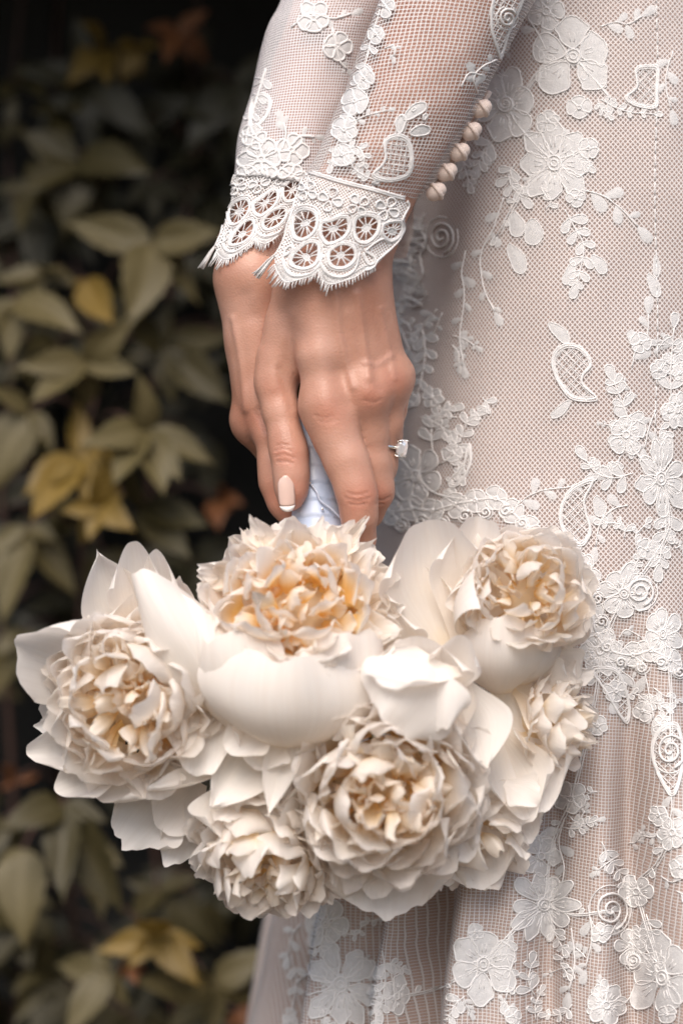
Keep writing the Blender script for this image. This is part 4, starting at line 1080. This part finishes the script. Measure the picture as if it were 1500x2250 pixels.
gp(P1, 240, 1590, -70, 80, 1605, -90, 90, (0.3, 0.1, -0.9), 0.10, 0.4, -0.2, 0.06, 0.05, 0.2)
gp(P1, 255, 1630, -80, 62, 1652, -125, 125, (0.5, -0.2, -0.8), 0.20, 0.55, -0.22, 0.02, 0.015, 0.2, 0.7, 0.5)
gp(P1, 285, 1670, -90, 118, 1722, -130, 140, (0.4, -0.5, -0.8), 0.16, 0.5, -0.10, 0.02, 0.01, 0.2, 0.68, 0.45)
gp(P1, 300, 1680, -95, 220, 1762, -140, 190, (0.2, -0.7, -0.7), 0.20, 0.4, -0.05, 0.02, 0.02, 0.25, 0.66, 0.5)
gp(P1, 340, 1660, -120, 330, 1760, -150, 150, (0.0, -0.6, -0.8), 0.15, 0.4, 0.05, 0.05, 0.04, 0.35)
# the broad petals between the left and the middle flower
gp(P2, 520, 1580, -175, 285, 1262, -215, 205, (0.25, -0.1, 1), 0.16, 0.30, 0.06, 0.03, 0.015, 0.30, 0.58, 0.4, rnd0=0.72)
gp(P2, 540, 1610, -190, 395, 1310, -205, 190, (0.45, -0.2, 0.8), 0.18, 0.35, -0.02, 0.03, 0.02, 0.35, 0.60, 0.4, rnd0=0.6)
gp(P1, 455, 1470, -150, 442, 1705, -215, 185, (-0.1, -0.35, -1), 0.06, 0.15, -0.05, 0.025, 0.02, 0.62, 0.60, 0.35)
gp(P4, 605, 1585, -200, 492, 1625, -240, 150, (0.1, -0.6, -0.9), 0.16, 0.35, -0.2, 0.02, 0.01, 0.4, 0.6, 0.5)
gp(P4, 600, 1600, -190, 545, 1680, -225, 150, (0.1, -0.5, -0.9), 0.12, 0.3, -0.05, 0.02, 0.01, 0.45, 0.6, 0.5)
gp(P4, 645, 1590, -215, 592, 1796, -245, 84, (-0.3, -0.1, -1), 0.05, 0.4, 0.05, 0.02, 0.0, 0.35, 0.40, 0.05)
gp(P5, 590, 1630, -170, 452, 1772, -205, 140, (-0.1, -0.3, -1), 0.06, 0.2, 0.0, 0.03, 0.01, 0.45, 0.38, 0.06)
gp(P5, 500, 1690, -150, 325, 1745, -185, 60, (0.0, -1, -0.6), 0.05, 0.5, 0.1, 0.03, 0.0, 0.3, 0.45, 0.1)
gp(P5, 560, 1680, -120, 548, 1880, -165, 285, (0.0, 0.15, -1), 0.05, 0.2, 0.05, 0.02, 0.02, 0.2, 0.66, 0.55)
gp(P5, 400, 1700, -50, 262, 1852, -70, 200, (-0.1, 0.1, -1), 0.05, 0.2, 0.0, 0.04, 0.05, 0.15, 0.66, 0.5)
gp(P5, 440, 1720, -55, 372, 1838, -90, 170, (0.0, 0.1, -1), 0.08, 0.3, 0.0, 0.03, 0.02, 0.15, 0.66, 0.5)
gp(P5, 450, 1740, -40, 372, 1902, -55, 130, (0.1, 0.1, -1), 0.05, 0.2, 0.0, 0.04, 0.05, 0.15, 0.6, 0.3)
# middle flower: the deep bowl in front and its rim
gp(P2, 640, 1645, -185, 645, 1440, -322, 400, (0.0, -0.7, 0.75), 0.32, 0.26, -0.02, 0.05, 0.05, 0.30, 0.66, 0.55, rnd0=0.14)
gp(P2, 572, 1630, -155, 455, 1392, -245, 280, (0.4, -0.5, 0.6), 0.22, 0.30, -0.05, 0.05, 0.04, 0.32, 0.64, 0.5, rnd0=0.2)
gp(P2, 702, 1635, -155, 806, 1385, -240, 280, (-0.5, -0.5, 0.6), 0.22, 0.30, -0.05, 0.05, 0.04, 0.32, 0.64, 0.45, rnd0=0.2)
gp(P2, 600, 1500, -180, 455, 1290, -160, 190, (0.6, 0.1, -0.6), 0.12, 0.4, 0.0, 0.04, 0.03, 0.35)
gp(P2, 660, 1500, -240, 665, 1440, -320, 170, (0.0, -0.9, -0.2), 0.10, 0.3, -0.2, 0.05, 0.04, 0.4)
gp(P2, 690, 1490, -230, 740, 1395, -300, 110, (-0.4, -0.7, -0.2), 0.10, 0.4, -0.3, 0.05, 0.03, 0.3)
for tx, ty, td, w_ in ((566, 1140, -115, 46), (534, 1160, -120, 34), (512, 1182, -125, 22), (546, 1200, -130, 26), (600, 1158, -110, 60), (665, 1162, -130, 70), (722, 1142, -130, 60), (780, 1150, -125, 66), (812, 1148, -110, 30), (800, 1140, -115, 26), (446, 1236, -140, 56), (436, 1250, -140, 50), (832, 1190, -120, 50), (872, 1260, -130, 60), (884, 1330, -130, 60), (880, 1380, -140, 70), (845, 1225, -120, 60)):
    gp(P2, 650 + (tx - 650) * 0.55, 1330 + (ty - 1330) * 0.55, -150, tx, ty, td, w_ * 1.25, (prng.uniform(-.4, .4), 0.3, -1), 0.08, 0.4, prng.uniform(-0.3, 0.3), 0.08, 0.08, 0.5, 0.6, 0.25, 0.12 if w_ < 40 else 0.04)
# upper right flower
gp(P3, 930, 1490, -60, 885, 1235, -75, 220, (0.1, 0.2, -1), 0.08, 0.3, 0.0, 0.04, 0.03, 0.4, 0.62, 0.5)
gp(P3, 900, 1500, -120, 840, 1330, -150, 150, (0.1, 0.2, -1), 0.1, 0.35, 0.0, 0.05, 0.04, 0.5, 0.62, 0.5)
gp(P3, 985, 1440, -90, 955, 1140, -105, 290, (0.15, 0.35, -1), 0.08, 0.30, 0.04, 0.025, 0.012, 0.30, 0.60, 0.6)
gp(P3, 1010, 1430, -95, 1060, 1135, -95, 200, (0.0, 0.35, -1), 0.08, 0.30, 0.02, 0.03, 0.02, 0.25, 0.62, 0.5)
gp(P3, 1030, 1420, -110, 1035, 1235, -165, 175, (0.5, 0.0, -0.7), 0.16, 0.5, 0.10, 0.03, 0.01, 0.30, 0.6, 0.5)
gp(P3, 1165, 1430, -60, 1235, 1195, -55, 200, (-0.3, 0.3, -1), 0.10, 0.35, 0.0, 0.02, 0.015, 0.2, 0.62, 0.5)
gp(P3, 1190, 1440, -50, 1270, 1300, -40, 170, (-0.4, 0.1, -1), 0.10, 0.35, 0.0, 0.02, 0.02, 0.2, 0.62, 0.5)
gp(P3, 1180, 1460, -45, 1258, 1420, -40, 170, (-0.4, 0.0, -1), 0.10, 0.35, 0.0, 0.03, 0.02, 0.2, 0.62, 0.5)
gp(P3, 1100, 1525, -90, 1085, 1350, -185, 225, (0.1, -0.6, 0.8), 0.26, 0.32, -0.05, 0.015, 0.01, 0.28, 0.6, 0.55)
gp(P3, 1150, 1505, -85, 1200, 1375, -150, 180, (-0.4, -0.6, 0.6), 0.22, 0.32, -0.05, 0.02, 0.015, 0.3, 0.6, 0.5)
# lower middle flower: folded guard petals above, broad ones below
gp(P4, 1010, 1478, -255, 800, 1452, -322, 185, (0.05, -0.85, -0.45), 0.08, 0.25, -0.12, 0.05, 0.03, 0.16, 0.58, 0.5)
gp(P4, 945, 1465, -290, 848, 1585, -338, 235, (0.15, -0.1, 1), 0.10, 0.16, 0.04, 0.05, 0.04, 0.10, 0.50, 0.5, rnd0=0.25)
gp(P4, 960, 1470, -285, 975, 1602, -330, 130, (0.15, -0.1, 1), 0.08, 0.3, 0.06, 0.05, 0.04, 0.10, 0.55, 0.5)
gp(P4, 905, 1560, -190, 905, 1395, -225, 260, (0.0, 0.3, -1), 0.10, 0.25, 0.10, 0.02, 0.01, 0.15, 0.62, 0.6)
gp(P4, 980, 1540, -210, 1020, 1395, -215, 120, (-0.2, 0.2, -1), 0.10, 0.4, 0.20, 0.02, 0.01, 0.1, 0.66, 0.5)
gp(P4, 1000, 1475, -210, 1052, 1700, -235, 165, (0.55, -0.2, -0.8), 0.08, 0.5, 0.06, 0.03, 0.01, 0.15, 0.50, 0.12)
gp(P4, 1010, 1480, -200, 1000, 1640, -250, 110, (-0.3, -0.2, -0.9), 0.10, 0.5, 0.0, 0.03, 0.01, 0.15, 0.50, 0.15)
for a, w_, dd, ruf in ((200, 150, 20, .06), (172, 170, 10, .05), (145, 190, 20, .05), (118, 200, 0, .04), (92, 210, 10, .05), (66, 200, 0, .05), (40, 190, 15, .05), (14, 170, 20, .05)):
    ca, sa = math.cos(math.radians(a)), math.sin(math.radians(a))
    gp(P4, 840 + 70 * ca, 1720 + 60 * sa, -120, 840 + 215 * ca, 1705 + 178 * sa, -215 + dd, w_, (-ca, -sa, -0.9), 0.20, 0.4, 0.02, ruf, 0.04, 0.4, 0.66, 0.5)
gp(P4, 700, 1800, -205, 735, 1880, -235, 60, (0.6, 0.3, -0.8), 0.1, 0.5, 0.1, 0.05, 0.03, 0.15, 0.6, 0.4)
gp(P4, 850, 1820, -90, 862, 2016, -120, 280, (0.0, 0.15, -1), 0.05, 0.15, 0.04, 0.025, 0.055, 0.12, 0.68, 0.6)
gp(P4, 960, 1770, -130, 1040, 1884, -185, 130, (0.2, -0.2, -1), 0.05, 0.3, -0.08, 0.03, 0.02, 0.1, 0.62, 0.5)
gp(P4, 960, 1820, -85, 985, 1950, -95, 120, (0.2, 0.1, -1), 0.05, 0.3, 0.0, 0.05, 0.06, 0.12, 0.62, 0.4)
gp(P7, 1030, 1790, -70, 1085, 1945, -85, 200, (0.1, 0.1, -1), 0.06, 0.2, 0.0, 0.02, 0.02, 0.12, 0.62, 0.5)
gp(P7, 1080, 1760, -70, 1140, 1870, -75, 170, (0.2, 0.0, -1), 0.06, 0.3, 0.0, 0.05, 0.06, 0.15, 0.62, 0.5)
gp(P7, 1100, 1500, -80, 1195, 1790, -115, 260, (0.3, -0.1, -1), 0.06, 0.25, 0.0, 0.03, 0.03, 0.32, 0.62, 0.5)
gp(P7, 1050, 1560, -90, 1120, 1830, -130, 240, (0.1, -0.1, -1), 0.06, 0.25, 0.0, 0.03, 0.03, 0.30, 0.62, 0.5)
gp(P7, 1110, 1720, -120, 1180, 1765, -150, 100, (0.2, -0.3, -1), 0.06, 0.3, -0.1, 0.05, 0.03, 0.1, 0.62, 0.5)
gp(P6, 1130, 1510, -75, 1250, 1555, -85, 180, (0.2, -0.1, -1), 0.08, 0.4, -0.05, 0.04, 0.03, 0.42, 0.62, 0.5)
gp(P6, 1180, 1430, -60, 1262, 1520, -65, 140, (0.4, 0.0, -1), 0.08, 0.4, -0.05, 0.03, 0.03, 0.25, 0.62, 0.5)
gp(P6, 1240, 1500, -50, 1304, 1475, -55, 46, (0.1, -0.3, -1), 0.05, 0.2, 0.0, 0.04, 0.05, 0.1, 0.7, 0.8)
# lowest flower
for tx, ty, w_ in ((470, 1935, 110), (520, 1960, 120), (560, 1995, 110), (620, 1985, 130), (695, 2008, 135), (735, 1985, 110), (660, 1960, 120), (480, 1890, 120)):
    gp(P5, 595 + (tx - 595) * 0.35, 1850, -70, tx, ty, -95 + prng.uniform(-15, 15), w_, (0.1, -0.1, -1), 0.08, 0.3, prng.uniform(-.05, .1), 0.04, 0.05, 0.2, 0.64, 0.45)
# green calyx under the heads and hidden stems, gathered into the handle
for (x, y, d) in ((300, 1535, -105), (648, 1380, -130), (1130, 1330, -70), (840, 1700, -150), (585, 1850, -60), (1190, 1590, -40), (1030, 1800, -30)):
    b = MB(); e = hb
    b.tube([Vector(p) for p in spline([tuple(W(x, y, d + 40)), tuple((W(x, y, d + 90) * 2 + e) / 3), tuple(e), tuple(ha + (hb - ha) * 0.8)], 6)], 9 * PX, 0, 8); b.build('stem', M['stem'], bouquet)
# ------------------------------------------------------------------ engagement ring
rg = empty('ring', W(858, 978, 26)); tag(rg, 'white gold ring with a large step cut stone on the ring finger', 'ring')
b = MB(); ax = (W(838, 1000, 34) - W(856, 900, 20)).normalized(); c = W(845, 976, 28); u = Vector((0, -1, 0)); u = (u - ax * u.dot(ax)).normalized(); w = ax.cross(u)
b.tube([c + (u * math.cos(t) + w * math.sin(t)) * 35.5 * PX for t in np.linspace(0, 2 * math.pi, 40, endpoint=False)], 4.4 * PX, 0, 8, closed=True); b.build('band', M['gold'], rg)
sgn = 1 if w.x > 0 else -1
out = (w * sgn * 0.85 + u * 0.52).normalized(); sc = c + out * 43 * PX; tx_ = out.cross(ax).normalized()
b = MB(); rows = []
for hh, sx, sy in ((-14, 3.5, 7), (-2, 12.5, 18.5), (2, 13.5, 20), (5, 13, 19.5), (9, 10.5, 16), (12, 7, 12)):
    row = []
    for px_, py_ in ((1, .6), (.6, 1), (-.6, 1), (-1, .6), (-1, -.6), (-.6, -1), (.6, -1), (1, -.6)):
        row.append(sc + out * hh * PX + tx_ * px_ * sx * PX + ax * py_ * sy * PX)
    rows.append(row)
b.grid(rows, wrap=True); b.add(rows[-1], [tuple(range(8))]); b.add(rows[0], [tuple(range(7, -1, -1))]); b.build('stone', M['stone'], rg, smooth=False)
for sx, sy in ((1, 1), (1, -1), (-1, 1), (-1, -1)):
    b = MB(); b.tube([sc - out * 12 * PX, sc - out * 3 * PX + tx_ * sx * 14 * PX + ax * sy * 18 * PX, sc + out * 8 * PX + tx_ * sx * 12 * PX + ax * sy * 17 * PX], 2.2 * PX, 0, 6); b.build('prong', M['gold'], rg)

# ------------------------------------------------------------------ Virginia creeper on the shed
lr = random.Random(8)
def leaflet_mesh(seed, fold_, droop, wd):
    r = random.Random(seed); b = MB(); rows = []; att = []
    nu, nv = 9, 13
    for i in range(nv):
        v = i / (nv - 1)
        w_ = wd * 2.25 * (v ** 0.68) * ((1 - v) ** 1.2) + 0.002
        row = []
        for j in range(nu):
            u = -1 + 2 * j / (nu - 1)
            ser = 1 + 0.07 * math.sin(v * 34) * (abs(u) > 0.95)
            row.append((u * w_ * ser, -droop * v * v + fold_ * abs(u) * w_ + 0.012 * math.sin(7 * v + 3 * u + seed), v - 0.03 * u * u))
            att.append(0.45 if abs(u) < 0.1 else (0.12 if (int(v * 12 + abs(u) * 4) % 3 == 0) else 0.001))
        rows.append(row)
    b.grid(rows, 0, att); return b
LM = {}
def leaflet_data(kind, k):
    key = (kind, k)
    if key not in LM:
        b = leaflet_mesh(k, (0.28, 0.4, 0.2, 0.5)[k % 4], (0.25, 0.1, 0.4, -0.05)[k % 4], (0.30, 0.26, 0.33, 0.28)[k % 4])
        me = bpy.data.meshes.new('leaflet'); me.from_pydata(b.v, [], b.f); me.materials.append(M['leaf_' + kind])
        me.polygons.foreach_set('use_smooth', np.ones(len(me.polygons), bool))
        a = me.attributes.new('att', 'FLOAT', 'POINT'); a.data.foreach_set('value', np.array(b.a, np.float32)); LM[key] = me
    return LM[key]
VINES = []
def vine(label, pts, r=0.003):
    P = [Vector(p) for p in spline([tuple(p) for p in pts], 8)]
    o = empty('creeper_vine', P[0]); tag(o, label, 'creeper', 'creeper vines on the shed')
    b = MB(); b.tube(P, [r * (1 - 0.6 * i / len(P)) for i in range(len(P))], 0, 7); b.build('stem', M['twig'], o)
    VINES.append((o, P)); return o
def vp(x, y, Y):
    Y -= 0.12
    k = Y * K0; return Vector(((x - 750) * k, Y, HC - (y - 1125) * k))
def gnd(x, Y): return Vector((x, Y - 0.12, 0.0))
for lab, pts in (("creeper vine with pale and rust leaves, the one nearest the woman's sleeve", [gnd(-0.10, 1.95), vp(380, 2300, 1.93), vp(330, 1700, 1.90), vp(330, 1200, 1.88), vp(330, 900, 1.86), vp(360, 700, 1.88), vp(420, 400, 1.92), vp(440, 60, 1.95), vp(400, -100, 1.97)]),
                 ('creeper vine between two others, with yellow leaf clusters above the bouquet', [gnd(-0.24, 1.94), vp(170, 2320, 1.92), vp(140, 1800, 1.88), vp(180, 1300, 1.85), vp(180, 1000, 1.82), vp(215, 800, 1.82), vp(150, 500, 1.88), vp(120, 200, 1.93), vp(140, -120, 1.97)]),
                 ('creeper vine with broad pale leaves, the one farthest from the woman', [gnd(-0.36, 1.95), vp(20, 2320, 1.93), vp(30, 1800, 1.9), vp(0, 1200, 1.88), vp(30, 700, 1.86), vp(20, 300, 1.92), vp(60, -120, 1.97)])):
    vine(lab, pts)
def leaf_at(x, y, Y, tips, kind, k0=None, wide=1.0):
    """compound leaf: centre and leaflet tips, hung a little off the wall"""
    c = vp(x, y, Y); o, P = min(VINES, key=lambda t: min((q - c).length for q in t[1]))
    q = min(P, key=lambda q: (q - c).length + 0.4 * max(0, q.z - c.z))
    if (q - c).length < 0.01: q = q + Vector((0, 0, 0.02))
    b = MB(); mid = (q + c) / 2 + Vector((0, -0.012, 0.012)); b.tube([Vector(p) for p in spline([tuple(q), tuple(mid), tuple(c)], 5)], 0.0013, 0, 5)
    stalk = b.build('leaf', M['twig'], o, origin=c)
    for tx, ty in tips:
        t = vp(tx, ty, Y + lr.uniform(-0.035, 0.012)); v = t - c; ln = v.length * 1.16; d = v / v.length
        f = Vector((lr.uniform(-.45, .45), -1, lr.uniform(0.1, 0.8))); f = (f - d * f.dot(d)).normalized(); xx = f.cross(d)
        m = Matrix(((xx.x, f.x, d.x), (xx.y, f.y, d.y), (xx.z, f.z, d.z)))
        lf = bpy.data.objects.new('leaflet', leaflet_data(kind, lr.randrange(4) if k0 is None else k0)); COL.objects.link(lf)
        lf.parent = stalk; lf.location = d * ln * 0.03; lf.rotation_euler = m.to_euler(); lf.scale = (ln * wide * lr.uniform(0.9, 1.15), ln, ln)
LEAVES = [
    (189, 797, 1.76, [(70, 800), (265, 722), (290, 819), (84, 878), (194, 892)], 'pale'), (323, 947, 1.74, [(215, 958), (452, 1003), (262, 1055), (352, 1075), (318, 848), (388, 1045)], 'pale'),
    (173, 1003, 1.76, [(70, 1053), (250, 992), (84, 1128), (188, 1094), (173, 893)], 'yellow'), (357, 763, 1.79, [(276, 700), (368, 670), (372, 866), (486, 872), (492, 735), (272, 785)], 'olive'),
    (334, 535, 1.78, [(304, 668), (430, 645), (165, 492), (470, 512)], 'pale'), (33, 660, 1.78, [(22, 778), (110, 712), (146, 690), (-50, 720)], 'pale'), (67, 902, 1.79, [(-15, 855), (110, 985), (-25, 1035), (60, 1000)], 'pale'),
    (223, 1114, 1.74, [(234, 1028), (143, 1122), (165, 1178), (268, 1090), (200, 1180), (262, 1140)], 'yellow'), (312, 1114, 1.76, [(442, 1155), (408, 1217), (329, 1195), (288, 1047)], 'olive'),
    (184, 618, 1.80, [(148, 632), (242, 702), (222, 640)], 'yellow'), (100, 600, 1.81, [(160, 615), (0, 612), (35, 650), (120, 556)], 'pale'), (134, 250, 1.86, [(140, 295), (80, 240), (172, 234), (110, 320)], 'olive'),
    (72, 410, 1.83, [(5, 412), (48, 500), (130, 485), (156, 384), (70, 350)], 'olive'), (189, 335, 1.85, [(206, 385), (155, 340), (245, 330)], 'pale'), (234, 105, 1.88, [(172, 140), (234, 168), (196, 52), (180, 100)], 'yellow'),
    (301, 95, 1.88, [(277, 155), (340, 111), (305, 150), (262, 98)], 'yellow'), (390, 67, 1.88, [(448, 26), (332, 58), (459, 113), (366, 112), (414, 118)], 'rust'), (92, 306, 1.84, [(102, 322), (84, 322), (94, 290)], 'rust'),
    (20, 270, 1.86, [(0, 320), (60, 300), (30, 210)], 'olive'), (40, 180, 1.89, [(0, 210), (90, 200), (60, 130)], 'olive'), (485, 1097, 1.86, [(470, 1122), (500, 1118), (486, 1070), (512, 1094)], 'rust'),
    (60, 1160, 1.78, [(5, 1340), (150, 1290), (-30, 1230), (120, 1190)], 'pale'), (50, 1385, 1.80, [(-10, 1515), (90, 1470), (0, 1420)], 'pale'), (230, 1215, 1.82, [(262, 1300), (180, 1290), (300, 1240)], 'olive'),
    (140, 1768, 1.74, [(135, 1945), (45, 1788), (218, 1792), (245, 1978)], 'olive'), (50, 1865, 1.76, [(37, 2025), (0, 1935), (82, 1915)], 'pale'), (200, 1860, 1.80, [(226, 1985), (262, 1900)], 'pale'),
    (345, 2060, 1.73, [(230, 2086), (432, 2070), (408, 2130), (327, 2000), (288, 2120)], 'yellow'), (238, 2135, 1.75, [(128, 2124), (152, 2252), (276, 2206), (208, 2085)], 'pale'), (471, 2168, 1.76, [(562, 2096), (572, 2194), (325, 2160), (385, 2252), (470, 2262)], 'pale'),
    (345, 1958, 1.82, [(280, 1938), (422, 1928), (468, 2050), (300, 2020)], 'olive'), (93, 2140, 1.80, [(40, 2165), (45, 2235), (138, 2155), (90, 2060)], 'olive'), (9, 1800, 1.82, [(-20, 1880), (40, 1870), (-30, 1810)], 'olive'), (30, 1712, 1.84, [(10, 1730), (55, 1722), (20, 1690), (80, 1705)], 'rust'),
    (20, 2040, 1.83, [(-30, 2120), (60, 2110), (10, 1960)], 'olive'), (300, 2240, 1.80, [(250, 2300), (340, 2320), (360, 2260)], 'olive'), (520, 2225, 1.83, [(500, 2270), (548, 2260), (560, 2215)], 'rust'), (440, 1990, 1.85, [(500, 2060), (420, 2080)], 'olive'),
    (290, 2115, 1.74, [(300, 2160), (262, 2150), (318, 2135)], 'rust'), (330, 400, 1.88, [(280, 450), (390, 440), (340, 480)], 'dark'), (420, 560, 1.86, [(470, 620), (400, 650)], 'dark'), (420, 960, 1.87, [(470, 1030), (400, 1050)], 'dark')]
for x, y, Y, tips, kind in LEAVES:
    leaf_at(x, y, Y, tips, kind, None, 1.18)
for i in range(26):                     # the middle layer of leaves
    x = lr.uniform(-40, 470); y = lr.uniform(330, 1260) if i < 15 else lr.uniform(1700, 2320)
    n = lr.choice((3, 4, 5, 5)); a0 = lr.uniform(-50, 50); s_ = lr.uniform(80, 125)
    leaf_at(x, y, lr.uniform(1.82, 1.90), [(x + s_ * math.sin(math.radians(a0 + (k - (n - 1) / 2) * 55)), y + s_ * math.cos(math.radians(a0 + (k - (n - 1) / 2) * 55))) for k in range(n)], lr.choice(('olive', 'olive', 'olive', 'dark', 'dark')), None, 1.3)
for i in range(60):                     # deep filler leaves, shade painted in as a darker colour
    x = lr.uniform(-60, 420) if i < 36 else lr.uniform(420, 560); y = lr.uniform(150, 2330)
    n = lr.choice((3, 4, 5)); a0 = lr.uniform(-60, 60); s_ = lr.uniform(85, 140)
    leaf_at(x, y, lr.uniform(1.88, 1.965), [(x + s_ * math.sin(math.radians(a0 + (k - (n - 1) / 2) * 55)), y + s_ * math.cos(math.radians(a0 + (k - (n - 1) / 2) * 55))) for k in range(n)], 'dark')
for i in range(22):                     # the outer vine goes on past the edge of the view
    x = lr.uniform(-420, -70); y = lr.uniform(250, 2300); n = lr.choice((4, 5)); a0 = lr.uniform(-50, 50); s_ = lr.uniform(100, 140)
    leaf_at(x, y, lr.uniform(1.80, 1.92), [(x + s_ * math.sin(math.radians(a0 + (k - (n - 1) / 2) * 55)), y + s_ * math.cos(math.radians(a0 + (k - (n - 1) / 2) * 55))) for k in range(n)], lr.choice(('olive', 'olive', 'pale', 'yellow')), None, 1.4)
